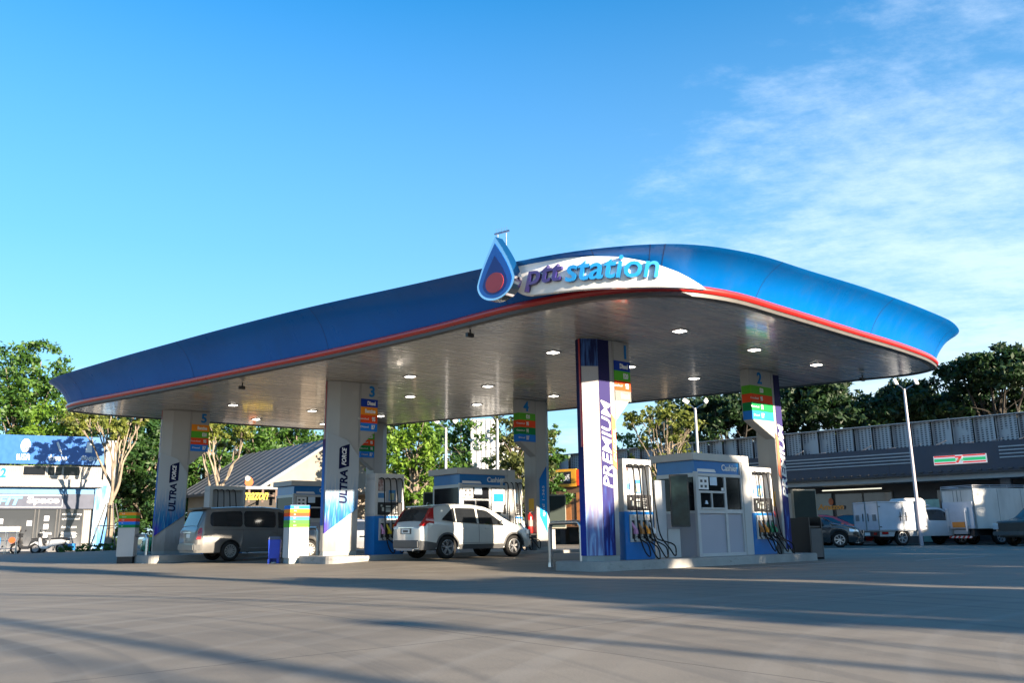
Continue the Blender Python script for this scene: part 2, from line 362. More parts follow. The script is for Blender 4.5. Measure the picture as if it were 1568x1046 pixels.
# soffit edge trim, red line, flared fascia as swept profiles
def sweep(prof, i0=0, i1=None, close=True):
    """prof: list of (outward offset, z or fn(i))"""
    rows = []
    idx = range(NP) if i1 is None else range(i0, i1+1)
    for i in idx:
        i %= NP
        rows.append([(LL[i][0]+NN[i][0]*o_, LL[i][1]+NN[i][1]*o_, z(i) if callable(z) else z) for o_, z in prof])
    if close and i1 is None: rows.append(rows[0])
    return rows
mb = MB(); mb.grid(sweep([(-.16, 4.735), (-.14, 4.72), (-.04, 4.715), (0, 4.73), (.005, 4.79)])); mb.make('edge_trim', mat('trim_grey', (.075, .07, .065), .5), canopy, smooth=50)
arc = [(.0 + .06*math.cos(t), 4.862 + .068*math.sin(t)) for t in [R(-90 + 20*k) for k in range(10)]]
mb = MB(); mb.grid(sweep([(-.03, 4.785)] + arc + [(-.03, 4.935)])); mb.make('red_edge_line', mat('canopy_red', (.42, .014, .01), .3, var=.06, coat=.6), canopy, smooth=60)
g = NG('canopy_blue', col=(.0006, .105, .37), rough=.35, spec=.2, coat=.06, var=.06)
z_ = g.sep()[2]; dn = g.noise(1.6, 6, .65, stretch=(1.5, 1.5, .25)); g.color(g.mix(g.math('MULTIPLY', g.rng(dn, .5, .72), .22), g.ramp(g.noise(.5, 3), [(.35, (.0005, .098, .35)), (.65, (.0007, .112, .385))]), (.02, .08, .20)))
g.bump(g.noise(.8, 2, .5, stretch=(1, 1, .4)), .10, .05); g.rough(g.rng(dn, .35, .7, .27, .45))
FB = g.m
def rimz(t): return lambda i: 4.93 + (L3[i][2]-4.93)*t
prof = [(.0, rimz(0)), (.04, rimz(.12)), (.095, rimz(.28)), (.165, rimz(.44)), (.25, rimz(.6)), (.365, rimz(.76)), (.49, rimz(.89)), (.60, rimz(.985)), (.61, rimz(1.0)), (.55, rimz(1.02)), (.2, rimz(1.0)), (.0, rimz(.9))]
mb = MB(); mb.grid(sweep(prof)); mb.make('blue_fascia', FB, canopy, smooth=45)
# panel joints in the fascia
JM = mat('joint_line', (.004, .03, .12), .6)
for i in list(range(2, NP, 11)) + [42, 47]:
    mb = MB()
    for o_, z in [(a, b) for a, b in prof[:9]]: pass
    pts = [(LL[i][0]+NN[i][0]*(o_+.004), LL[i][1]+NN[i][1]*(o_+.004), z(i)) for o_, z in prof[:9]]
    t = T_[i]*.007
    for a, b in zip(pts[:-1], pts[1:]): mb.face([(a[0]-t[0], a[1]-t[1], a[2]), (a[0]+t[0], a[1]+t[1], a[2]), (b[0]+t[0], b[1]+t[1], b[2]), (b[0]-t[0], b[1]-t[1], b[2])])
    bmesh.ops.remove_doubles(mb.bm, verts=mb.bm.verts, dist=.0005); mb.make('fascia_joint', JM, canopy)
mb = MB(); mb.prism([(p[0]-n[0]*.08, p[1]-n[1]*.08) for p, n in zip(LL, NN)], 5.28, 5.34); mb.make('roof_deck', mat('roof_sheet', (.4, .41, .42), .6), canopy)
# white sign panel standing off the fascia round the nose
def lerp(tab, x):
    for (a, *A), (b, *B) in zip(tab[:-1], tab[1:]):
        if x <= b: t = (x-a)/(b-a); return [p+(q-p)*t for p, q in zip(A, B)]
    return tab[-1][1:]
PAN = [(36.6, 4.90, 5.44, .5), (37.0, 4.86, 5.47, .5), (38.6, 4.83, 5.45, .5), (41.7, 4.79, 5.37, .5), (43.9, 4.76, 5.30, .5), (45.3, 4.75, 5.22, .48), (46.5, 4.75, 5.14, .46), (48, 4.75, 5.02, .42), (49.5, 4.76, 4.89, .36), (50.6, 4.78, 4.80, .3)]
def loop_at(i):
    a = int(math.floor(i)) % NP; b = (a+1) % NP; t = i - math.floor(i)
    return LL[a]*(1-t)+LL[b]*t, NN[a]*(1-t)+NN[b]*t
rows_o = []; rows_i = []
for k in range(61):
    i = 36.6 + 14.0*k/60; p, n = loop_at(i); z0, z1, o_ = lerp(PAN, i)
    if k < 5: z0 += .10*(1-k/5)**2
    m_ = (z0+z1)/2
    rows_o.append([(*(p+n*(o_-.10)), z0-.0), (*(p+n*(o_-.01)), z0), (*(p+n*o_), z0+.012), (*(p+n*(o_+.01)), m_), (*(p+n*o_), z1-.012), (*(p+n*(o_-.01)), z1), (*(p+n*(o_-.1)), z1)])
mb = MB(); mb.grid(rows_o, closeu=True)
panel = mb.make('sign_panel', mat('sign_panel_white', (.80, .79, .77), .22, var=.03, coat=.6), canopy, smooth=50)
# bent lettering: measure arc length along the panel path
fine = []; acc = 0; last = None
for k in range(400):
    i = 36.6 + 14*k/399; p, n = loop_at(i); q = p+n*.515
    if last is not None: acc += np.linalg.norm(q-last)
    fine.append((acc, i)); last = q
def s2i(s):
    return lerp([(a, b) for a, b in fine], s)[0]
def i2s(i):
    for a, b in fine:
        if b >= i: return a
def bent(name, body, m, i0, i1, zb, h, par, shear=.25, bold=.012, ext=.04, size=1):
    o = text(name, body, 1, m, par, (0, 0, 0), frame=Matrix.Identity(4), shear=shear, ext=ext, bold=bold, width=i2s(i1)-i2s(i0), height=h)
    s0 = i2s(i0)
    for v in o.data.vertices:
        i = s2i(max(0.001, s0 + v.co.x)); p, n = loop_at(i); o_ = lerp(PAN, i)[2]; r = p + n*(o_ + .055 + v.co.z)
        z = zb + v.co.y + .0; z -= .018*(i-37)*.5
        v.co = (r[0], r[1], z)
    return o
bent('sign_letters', 'ptt', mat('ptt_purple', (.03, .02, .14), .35, coat=.4), 37.45, 40.1, 4.90, .42, panel)
bent('sign_letters', 'station', mat('station_cyan', (.008, .20, .50), .35, coat=.4), 40.25, 46.55, 4.965, .40, panel, shear=.2)
# droplet emblem
def drop(sc_, top, n=48, shift=0):
    pts = []
    for k in range(n):
        t = 2*math.pi*k/n; y = -math.cos(t); x = math.sin(t)
        if y > 0: x = math.sin(t)*(math.sin(t/1.0 if t < math.pi else 2*math.pi-t))**1.0 if False else x*(1-y)**.55
        z = y*sc_ if y < 0 else y*sc_*top
        pts.append((x*sc_, z+shift))
    return pts
em = bpy.data.objects.new('droplet_emblem', None); COL.objects.link(em); em.parent = canopy
ep = at(763, 432, 14.75); d = Vector((ep.x-OX, ep.y-OY, 0)); em.location = (d.x*.767+d.y*.641, -d.x*.641+d.y*.767, ep.z)
em.rotation_euler = (0, 0, R(-84)); em.scale = (1.38, .75, 1)
mb = MB(); mb.plate(drop(.345, 2.45), -.10, .16); mb.make('chrome_rim', CHROME, em, bevel=.015)
mb = MB(); mb.plate(drop(.305, 2.35), -.112, -.09); mb.make('blue_drop', mat('drop_blue', (.012, .13, .50), .3, coat=.5), em)
mb = MB(); mb.plate(drop(.225, 2.2, shift=-.02), -.122, -.105); mb.make('dark_drop', mat('drop_dark', (.02, .04, .22), .35), em)
mb = MB(); mb.plate([(.165*math.sin(2*math.pi*k/40), -.03-.185*math.cos(2*math.pi*k/40)) for k in range(40)], -.134, -.12); mb.make('red_disc', mat('drop_red', (.55, .05, .05), .4), em)
mb = MB(); pa = at(757, 375, 15.0); 
lx = lambda P_: ((P_.x-OX)*.767+(P_.y-OY)*.641, -(P_.x-OX)*.641+(P_.y-OY)*.767, P_.z)
for x in (762, 775): mb.tube([lx(at(x, 400, 15.6)), lx(at(x, 357, 15.6))], .012, 5)
mb.tube([lx(at(757, 359, 15.6)), lx(at(780, 353, 15.6))], .022, 5)
for x in (760, 764, 768, 772, 776): mb.tube([lx(at(x, 358-(x-757)*.2, 15.6)), lx(at(x, 351-(x-757)*.2, 15.6))], .006, 4)
mb.make('lightning_rod', STEEL, canopy)
# recessed lamps
LAMP = mat('lamp_lens', (.9, .88, .8), .4, emit=(1, .93, .8), estr=3.0)
for (u_, v_) in [(.63,1.37),(3.31,1.51),(1.28,-1.74),(4.1,-1.56),(6.88,-1.43),(5.94,1.61),(-.31,5.8),(2.24,5.8),(4.89,6.01),(1.5,8.57),(4.06,8.68),(-1.1,8.5),(-2.02,13.13),(-.07,15.9),(.54,12.91),(3.0,12.74),(2.43,15.71),(-2.6,15.9)]:
    mb = MB(); mb.box(u_-.14, u_+.14, v_-.14, v_+.14, 4.722, 4.738); o = mb.make('ceiling_lamp', GREYW, canopy)
    mb = MB(); mb.box(u_-.10, u_+.10, v_-.10, v_+.10, 4.714, 4.7215); mb.make('lens', LAMP, o)
for (x, y) in ((720, 511), (372, 577), (1320, 577)):
    P_ = at(x, y-4, {720: 16.6, 372: 22.4, 1320: 22.3}[x]); l = lx(P_); 
    mb = MB(); mb.tube([(l[0], l[1], 4.73), (l[0], l[1], 4.64)], .02, 6); mb.box(l[0]-.09, l[0]+.07, l[1]-.035, l[1]+.035, 4.56, 4.64); mb.make('security_camera', BLACK, canopy)

# ------------------------------------------------------------------ pump islands
def island(u0, u1, v0, v1, zt, label):
    t = thing('pump_island', label, 'kerb island', G(0, 0, 0), ROT, 'raised concrete pump islands')
    r = .3; pts = []
    for (cx, cy, a0) in ((u0+r, v0+r, 180), (u1-r, v0+r, 270), (u1-r, v1-r, 0), (u0+r, v1-r, 90)):
        for k in range(6): a_ = R(a0+18*k); pts.append((cx+r*math.cos(a_), cy+r*math.sin(a_)))
    mb = MB(); mb.prism(pts, -.05, zt, [(x*1, y) for x, y in pts]); mb.make('kerb', CONC, t, bevel=.015)
    return t
ZA, ZB, ZC = .18, .25, .24
island(-.15, 7.75, -.6, .78, ZA, 'raised concrete island carrying the pillar numbered 1 and the pillar numbered 2')
island(-2.05, 6.9, 6.55, 8.5, ZB, 'raised concrete island behind the white car, under the pillars numbered 3 and 4')
island(-3.9, 5.2, 13.9, 15.8, ZC, 'raised concrete island behind the silver van, under the pillar numbered 5')

# ------------------------------------------------------------------ pillars
def strips(parent, u0, u1, v, zt, num, bands, side=None, zs=None, vt=.27, sideface=None):
    """number plate on a corbel: face at v looking -v, from u0 to u1, top zt"""
    h = .215; z = zt-.42
    text('number', num, .4, INKB, parent, (u1-.10 if side == 'R' else (u0+u1)/2 - (.05), v-.006, z+.06), width=None, height=.30, align='RIGHT' if side == 'R' else 'CENTER', bold=.012)
    for nm_, m_, txt in bands:
        mb = MB(); mb.box(u0-.002, u1+.002, v-.004, v+vt, z-h, z); o = mb.make('fuel_grade_band', m_, parent)
        if txt: text('grade_text', txt[0], .1, INKW, o, (u1-.07 if side == 'R' else u0+(u1-u0)*.42, v-.009, z-h+.05), height=.11 if len(txt[0]) > 3 else .12, align='RIGHT' if side == 'R' else 'LEFT', bold=.004)
        if len(txt) > 1: text('grade_text', txt[1], .1, INKW, o, (u1-.27 if side == 'R' else u0+(u1-u0)*.32, v-.009, z-h+.085), height=.05, align='RIGHT')
        z -= h
BAND = {'D': ('d', FDBLUE, ('Diesel',)), 'E': ('e', GREEN, ('E20',)), '95': ('g', REDO, ('95', 'Gasohol')), 'G': ('gr', FGREY, ('Diesel',)), 'B': ('b', FORANGE, ('Benzine',)), '91': ('h', DGREEN, ('91', 'Gasohol')), '7': ('k', FBLUE, ('B7', 'Diesel'))}
def banner_mat(kind):
    g = NG('banner_' + kind, col=(.6, .6, .6), rough=.6, spec=.12); z = g.sep('Object')[2]; x = g.sep('Object')[0]
    nz = g.noise(2.0, 3, .5, stretch=(3, 3, .7)); st = g.noise(3.5, 3, .5, stretch=(5, 5, .5), dist=.6)
    k = g.rng(g.math('ADD', z, g.math('MULTIPLY', nz, -1.1)), 1.1, .15)
    if kind == 'ultra':
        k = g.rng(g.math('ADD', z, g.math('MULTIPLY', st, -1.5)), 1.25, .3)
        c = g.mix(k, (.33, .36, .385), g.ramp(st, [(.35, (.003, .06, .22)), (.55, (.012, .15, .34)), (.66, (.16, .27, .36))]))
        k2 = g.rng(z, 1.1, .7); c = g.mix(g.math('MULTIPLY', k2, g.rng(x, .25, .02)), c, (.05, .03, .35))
    elif kind == 'prem_light':
        c = g.mix(g.math('MULTIPLY', k, .85), (.40, .37, .37), g.ramp(st, [(.4, (.07, .08, .24)), (.55, (.10, .2, .45)), (.6, (.2, .33, .55))]))
        top = g.rng(z, 3.93, 3.96); c = g.mix(top, c, g.ramp(st, [(.4, (.008, .014, .07)), (.62, (.05, .12, .33))]))
    elif kind == 'prem_dark':
        c = g.mix(g.math('MULTIPLY', k, .85), (.030, .025, .105), g.ramp(st, [(.4, (.015, .015, .09)), (.56, (.02, .04, .22)), (.62, (.05, .16, .5))]))
        top = g.rng(z, 3.6, 4.2); c = g.mix(top, c, (.012, .014, .07))
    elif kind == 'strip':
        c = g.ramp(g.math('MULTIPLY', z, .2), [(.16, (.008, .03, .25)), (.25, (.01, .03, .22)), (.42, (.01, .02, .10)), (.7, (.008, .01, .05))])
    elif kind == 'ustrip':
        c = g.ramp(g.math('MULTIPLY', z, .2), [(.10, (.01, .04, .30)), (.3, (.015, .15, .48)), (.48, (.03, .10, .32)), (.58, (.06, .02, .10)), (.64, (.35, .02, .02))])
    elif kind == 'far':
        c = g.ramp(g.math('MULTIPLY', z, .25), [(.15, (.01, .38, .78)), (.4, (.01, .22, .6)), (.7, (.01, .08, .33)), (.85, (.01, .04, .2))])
    g.color(c); return g.m
BM = {k: banner_mat(k) for k in ('ultra', 'prem_light', 'prem_dark', 'strip', 'ustrip', 'far')}
pg_ = NG('pillar_cladding', col=(.33, .33, .325), rough=.45, spec=.25, coat=.1); PILW = pg_.m
z_ = pg_.sep()[2]; gr = pg_.noise(5, 7, .7, stretch=(1, 1, .35)); dirt = pg_.math('MULTIPLY', pg_.rng(pg_.math('ADD', z_, pg_.math('MULTIPLY', gr, -.9)), .35, -.25), .55)
st_ = pg_.math('MULTIPLY', pg_.rng(pg_.noise(3, 6, .7, stretch=(2.5, 2.5, .12)), .55, .75), .16)
pg_.color(pg_.mix(pg_.math('ADD', dirt, st_, clamp=True), pg_.ramp(pg_.noise(1.2, 4), [(.3, (.315, .315, .31)), (.7, (.345, .345, .34))]), (.12, .11, .095)))
def near_pillar(u, v, zi, num, bands, kind, label, lenB=.44, plate=.5):
    """u,v = arris between chamfer and flank at the kerb side; local frame along the island"""
    t = thing('canopy_pillar', label, 'pillar', G(u, v, zi), ROT, 'pillars numbered by pump bay')
    H_ = 4.735-zi
    sec = [(0, 0), (lenB+.09, 0), (lenB+.09, .56), (0, .56), (-.28, .36), (-.30, .20)] if kind != 'ultra' else [(0, .035), (lenB+.09, 0), (lenB+.09, .56), (0, .56), (-.28, .36), (-.30, .16)]
    mb = MB(); mb.prism(sec, .10, H_); mb.make('cladding', PILW, t, bevel=.012)
    mb = MB(); mb.prism([(x*1.0+(.01 if x < 0 else -.01 if x > .3 else 0), y+(.012 if y < .1 else -.01)) for x, y in sec], 0, .10); mb.make('plinth', mat('plinth_grey', (.22, .25, .25), .5), t)
    # corbel towards the booth
    u0, u1 = lenB+.09, lenB+.09+plate; cz = 3.37-zi+.1; 
    mb = MB(); mb.plate([(u0, H_), (u0, 3.0-zi), (u1-.05, cz-.0), (u1, cz+.12), (u1, H_)], -.004, .30); mb.make('corbel', PILW, t, bevel=.01)
    mb2 = MB(); mb2.plate([(u0-.045, H_), (u0-.045, 3.0-zi), (u0-.03, 3.0-zi), (u0-.03, H_)], -.0042, -.002); mb2.make('corbel_joint', MGREY, t)
    strips(t, u0+.01, u1-.005, -.006, H_, num, [BAND[b] for b in bands], 'R')
    # nose strip
    nz = MB(); nz.prism([(-.307, .19), (-.303, .19), (-.285, .36), (-.289, .365)], .75 if kind == 'ultra' else .11, 3.2-zi if kind == 'ultra' else H_-.02)
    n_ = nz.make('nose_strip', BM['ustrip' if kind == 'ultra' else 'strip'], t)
    rb = MB(); rb.prism([(-.312, .215), (-.306, .215), (-.302, .26), (-.308, .26)], (3.2 if kind == 'ultra' else 2.45)-zi, H_-.02); rb.make('red_strip', RED, t)
    if kind == 'ultra':
        # one flat printed panel across chamfer and flank
        a_ = Vector((-.305, .15)); b_ = Vector((lenB+.05, -.0)); L_ = (b_-a_).length; rz = math.atan2(b_.y-a_.y, b_.x-a_.x)
        fr = bpy.data.objects.new('printed_panel', None)
        mb = MB(); n0 = -.085
        z = lambda q: q - zi
        mb.plate([(0, z(.80)), (L_-.02, z(1.42)), (L_, z(1.5)), (L_, z(2.75)), (L_*.62, z(3.18)), (.0, z(3.36))], n0, n0+.09)
        pn = mb.make('printed_panel', BM['ultra'], t, loc=(a_.x, a_.y, 0), rot=(0, 0, rz))
        text('banner_text', 'ULTRA', .3, INKN, pn, (L_*.66, n0-.003, z(1.55)), UPWARD, shear=.12, width=.86, height=.21, bold=.010)
        mb = MB(); c0, c1 = L_*.38, L_*.66+.03
        mb.plate([(c0, z(2.42)), (c1, z(2.5)), (c1, z(3.08)), (c0+.05, z(3.0)), (c0, z(2.95))], n0-.006, n0-.001); bd = mb.make('badge', INKN, pn)
        text('badge_text', 'FORCE', .2, INKW, bd, (L_*.6, n0-.009, z(2.52)), UPWARD, shear=.25, width=.46, height=.12, bold=.006)
    else:
        mb = MB(); mb.prism([(-.303, .195), (-.003, -.003), (-.002, .002), (-.30, .205)], .11, H_-.02); mb.make('banner_face', BM['prem_light'], t)
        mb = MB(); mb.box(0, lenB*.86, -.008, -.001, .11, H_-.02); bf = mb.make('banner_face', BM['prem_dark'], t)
        text('banner_text', 'PREMIUM', .4, INKW, bf, (lenB*.80, -.012, 1.62-zi), UPWARD, shear=.22, width=1.80, height=.27, bold=.004)
        mb = MB(); mb.plate([(lenB*.86, 2.1-zi), (lenB+.07, 2.0-zi), (lenB+.07, 3.02-zi), (lenB*.86, 3.16-zi)], -.013, -.009); o = mb.make('orange_tab', mat('tab_orange', (.72, .17, .08), .4), bf)
        text('tab_text', 'DIESEL', .1, INKW, o, (lenB+.05, -.016, 2.15-zi), UPWARD, shear=.3, width=.7, height=.07)
    return t
near_pillar(.39, -.26, ZA, '1', ('D', 'E', '95', 'G'), 'prem', 'pillar numbered 1 with a purple and white PREMIUM banner', .38, .50)
near_pillar(-1.41, 7.40, ZB, '3', ('D', 'B', '95', '7'), 'ultra', 'pillar numbered 3 with an ULTRA FORCE banner, left of the white car', .50, .52)
near_pillar(-3.10, 15.2, ZC, '5', ('B', 'E', '95', '7'), 'ultra', 'pillar numbered 5 with an ULTRA FORCE banner, left of the silver van', .48, .58)
def far_pillar(u, v, zi, num, bands, kind, label, plate=.7, wB=.42):
    """u,v = near arris of the flank"""
    t = thing('canopy_pillar', label, 'pillar', G(u, v, zi), ROT, 'pillars numbered by pump bay')
    H_ = 4.735-zi
    sec = [(0, 0), (wB, 0), (wB+.28, .2), (wB+.26, .36), (wB, .56), (0, .56)]
    mb = MB(); mb.prism(sec, .10, H_); mb.make('cladding', PILW, t, bevel=.012)
    mb = MB(); mb.prism([(x, y+(.012 if y < .1 else -.01)) for x, y in sec], 0, .10); mb.make('plinth', MATS['plinth_grey'], t)
    u0 = -plate; cz = 3.42-zi
    mb = MB(); mb.plate([(0, H_), (0, 3.02-zi), (u0+.05, cz), (u0, cz+.12), (u0, H_)][::-1], .002, .29); mb.make('corbel', PILW, t, bevel=.01)
    if num: strips(t, u0, -.005, -.004, H_, num, [BAND[b] for b in bands], 'M')
    else: strips(t, u0, -.005, -.004, H_, '4', [BAND[b] for b in bands], 'R')
    if kind == 'prem':
        mb = MB(); mb.box(.10, wB, -.008, -.001, .11, H_-.05); bf = mb.make('banner_face', BM['prem_dark'], t)
        text('banner_text', 'PREMIUM', .4, INKW, bf, (wB*.97, -.012, 1.55-zi), UPWARD, shear=.22, width=1.85, height=.22, bold=.010)
        mb = MB(); mb.plate([(.02, 2.1-zi), (.13, 2.0-zi), (.13, 3.02-zi), (.02, 3.16-zi)], -.013, -.009); mb.make('orange_tab', MATS['tab_orange'], bf)
    else:
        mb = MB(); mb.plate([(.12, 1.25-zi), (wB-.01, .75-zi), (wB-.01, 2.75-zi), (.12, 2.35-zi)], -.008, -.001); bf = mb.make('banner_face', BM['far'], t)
        text('banner_text', 'ศูนย์ 1-365', .2, INKW, bf, (wB*.8, -.012, 1.25-zi), UPWARD, width=.9, height=.12)
    mb = MB(); mb.box(-.006, -.001, .12, .36, 1.15, 1.52); mb.make('notice', YELLOW, t)
    mb = MB(); mb.box(-.22, .0, .05, .5, .44, .49); mb.tube([(-.2, .08, .45), (-.2, .08, .02)], .02, 6); mb.make('steel_shelf', BLACK, t)
    return t
far_pillar(6.86, -.12, ZA, '2', ('E', '95', '91', '7'), 'prem', 'pillar numbered 2 with a PREMIUM banner on its right edge', .92, .36)
far_pillar(5.06, 7.05, ZB, '4', ('E', '95', '91', '7'), 'blue', 'pillar numbered 4 with a bright blue edge strip, behind the white car', .64, .42)
far_pillar(3.75, 14.35, ZC, '', ('E', '95', '91', '7'), 'blue', 'plain far pillar half hidden behind the pillar numbered 3', .55, .36)

# ------------------------------------------------------------------ fuel dispensers
NOZ = [mat('nozzle_'+n, c, .45) for n, c in (('pink', (.55, .25, .42)), ('brown', (.40, .16, .04)), ('orange', (.85, .30, .02)), ('white', (.6, .6, .62)), ('green', (.02, .2, .08)), ('yellow', (.8, .6, .03)))]
def dispenser(label, u, v, zi, seed=0, cols=(0, 1, 2, 3), wide=.90, poster=True, hoses=True):
    t = thing('fuel_dispenser', label, 'fuel pump', G(u, v, zi), ROT, 'fuel dispensers on the islands'); r_ = random.Random(seed)
    W_, D_, H_ = wide, .46, 2.08
    mb = MB(); mb.box(0, .10, 0, D_, .98, H_); mb.box(W_-.07, W_, 0, D_, .98, H_); mb.box(.10, W_-.07, 0, D_, 1.955, H_); mb.box(.10, W_-.07, .03, D_-.03, .935, 1.005); mb.make('cabinet', WHITE, t, bevel=.008)
    mb = MB(); mb.box(.10, W_-.07, .20, .26, 1.005, 1.955); mb.make('back_panel', GREYW, t)
    mb = MB(); mb.box(.0, W_, 0, D_, 0, .979); mb.make('lower_cabinet', BLUE, t, bevel=.008)
    mb = MB()
    for k in range(7): mb.box(-.003, .0, .03+.058*k, .065+.058*k, 1.90, 1.97); mb.box(-.003, .0, .03+.058*k, .065+.058*k, .99, 1.06)
    mb.make('side_vent', mat('vent_grey', (.33, .34, .35), .5), t)
    mb = MB(); mb.box(.09, W_-.06, -.015, .03, 1.02, 1.33); dp_ = mb.make('display', BLACK, t, bevel=.006)
    for (x, z, a, b) in ((.17, 1.22, .05, .05), (.21, 1.10, .06, .10), (.33, 1.20, .14, .045), (.33, 1.08, .14, .06), (.33, 1.15, .14, .02)):
        mb = MB(); mb.box(x, x+a, -.018, -.0155, z, z+b); mb.make('price_window', mat('lcd_grey', (.42, .45, .42), .3), dp_)
    mb = MB()
    for k in range(5): mb.box(.54, .54+.08+.08*((k*37+seed) % 5)/5, -.018, -.0155, 1.10+.035*k, 1.11+.035*k)
    mb.box(.58, .68, -.018, -.0155, 1.05, 1.08)
    mb.make('panel_print', mat('panel_print', (.35, .36, .36), .5), dp_)
    # nozzle bay
    mb = MB(); x0, x1 = .13, W_-.05; mb.box(x0, x1, -.03, .0, .80, .92); mb.box(x0, x1, -.03, .0, .36, .42); n = 4; ww = (x1-x0)/n
    for k in range(n+1): mb.box(x0+ww*k-(.03 if 0 < k < n else 0 if k == 0 else .05), x0+ww*k+(.03 if 0 < k < n else .05 if k == 0 else 0), -.03, .0, .42, .80)
    nb = mb.make('nozzle_bay', WHITE, t, bevel=.004)
    mb = MB(); mb.box(x0+.02, x1-.02, -.004, -.001, .42, .80); mb.make('bay_recess', BLACK, nb)
    mb = MB()
    for k in range(n): mb.box(x0+ww*k+.06, x0+ww*(k+1)-.06, -.034, -.031, .84, .89)
    mb.make('grade_label', mat('grade_label', (.35, .33, .30), .5), nb)
    for k in range(n):
        cx = x0+ww*(k+.5); m_ = NOZ[cols[k]]
        mb = MB(); mb.tube([(cx-.03, -.01, .76), (cx-.01, -.05, .68), (cx+.01, -.09, .60), (cx+.02, -.11, .53)], [.018, .03, .042, .03], 8); mb.box(cx-.03, cx+.05, -.13, -.06, .52, .60)
        nz = mb.make('nozzle', m_, t, smooth=40)
        mb = MB(); mb.tube([(cx+.045, -.06, .64), (cx+.065, -.10, .56), (cx+.045, -.11, .47), (cx+.0, -.08, .45)], .009, 5); mb.tube([(cx, -.03, .44), (cx+.01, -.05, .38), (cx+.03, -.07, .38)], .014, 5); mb.make('trigger_guard', BLACK, nz)
        if hoses:
            tx = .17 + .185*k; lowx = tx + .10 + .13*k*.6 + .05*r_.random(); low = .0 + .1*r_.random() - .04; ey = -.13
            pts = [(tx, .06, 1.95), (tx+.01, -.05, 1.955), (tx+.05, -.09, 1.88), (tx+.06+.012*k, -.10, 1.5), (tx+.07+.02*k, -.12, 1.0), (tx+.09+.03*k, -.16, .5), (lowx+.04, -.22, low+.16), (lowx+.12, -.26, low+.03), (lowx+.20, -.24, low+.06), (lowx+.19, -.2, low+.25), (cx+.10, -.15, .40), (cx+.03, -.13, .47)]
            P_ = crom3(pts, 5); mb = MB(); mb.tube(P_, .0155, 7); mb.make('hose', RUBBER, t, smooth=60)
    if poster:
        mb = MB(); mb.box(.11, .45, .185, .199, 1.34, 1.62); ps = mb.make('poster', mat('poster_white', (.62, .66, .70), .5), t)
        mb = MB(); mb.box(.12, .40, .179, .184, 1.45, 1.58); mb.make('poster_print', mat('poster_blue', (.06, .22, .5), .5), ps)
        mb = MB(); mb.box(.54, .74, .185, .199, 1.38, 1.66); ps = mb.make('poster', mat('poster_blue2', (.03, .18, .42), .5), t)
        mb = MB(); mb.box(.565, .70, .179, .184, 1.40, 1.58); mb.make('poster_print', mat('poster_cream', (.42, .45, .30), .5), ps)
        mb = MB(); mb.box(.12, .36, .185, .199, 1.64, 1.93); mb.make('poster', NG('poster_red', col=(.35, .03, .05), rough=.5, var=.6, scale=12, col2=(.55, .5, .5)).m, t)
    return t
def crom3(pts, n):
    P_ = [Vector(p) for p in pts]; P_ = [P_[0]*2-P_[1]] + P_ + [P_[-1]*2-P_[-2]]; o = []
    for i in range(1, len(P_)-2):
        p0, p1, p2, p3 = P_[i-1:i+3]
        for k in range(n):
            t = k/n; o.append(.5*((2*p1)+(p2-p0)*t+(2*p0-5*p1+4*p2-p3)*t*t+(3*p1-p0-3*p2+p3)*t**3))
    o.append(P_[-2]); return o
dispenser('white and blue fuel pump right beside the pillar numbered 1, hoses looping to the kerb', 1.17, -.12, ZA, 1, (0, 1, 2, 3))
dispenser('white and blue fuel pump between the cashier booth and the pillar numbered 2', 5.64, -.12, ZA, 2, (1, 2, 4, 4), .92)
dispenser('fuel pump right beside the pillar numbered 3, behind the tail of the white car', -.50, 7.1, ZB, 3, (0, 5, 2, 1))
dispenser('fuel pump directly left of the pillar numbered 4, above the bonnet of the white car', 3.72, 7.12, ZB, 4, (1, 2, 3, 4), .84)
dispenser('fuel pump frame showing above the rear roof of the silver van', -2.15, 14.25, ZC, 5, (1, 2, 3, 4), 1.15, poster=False)

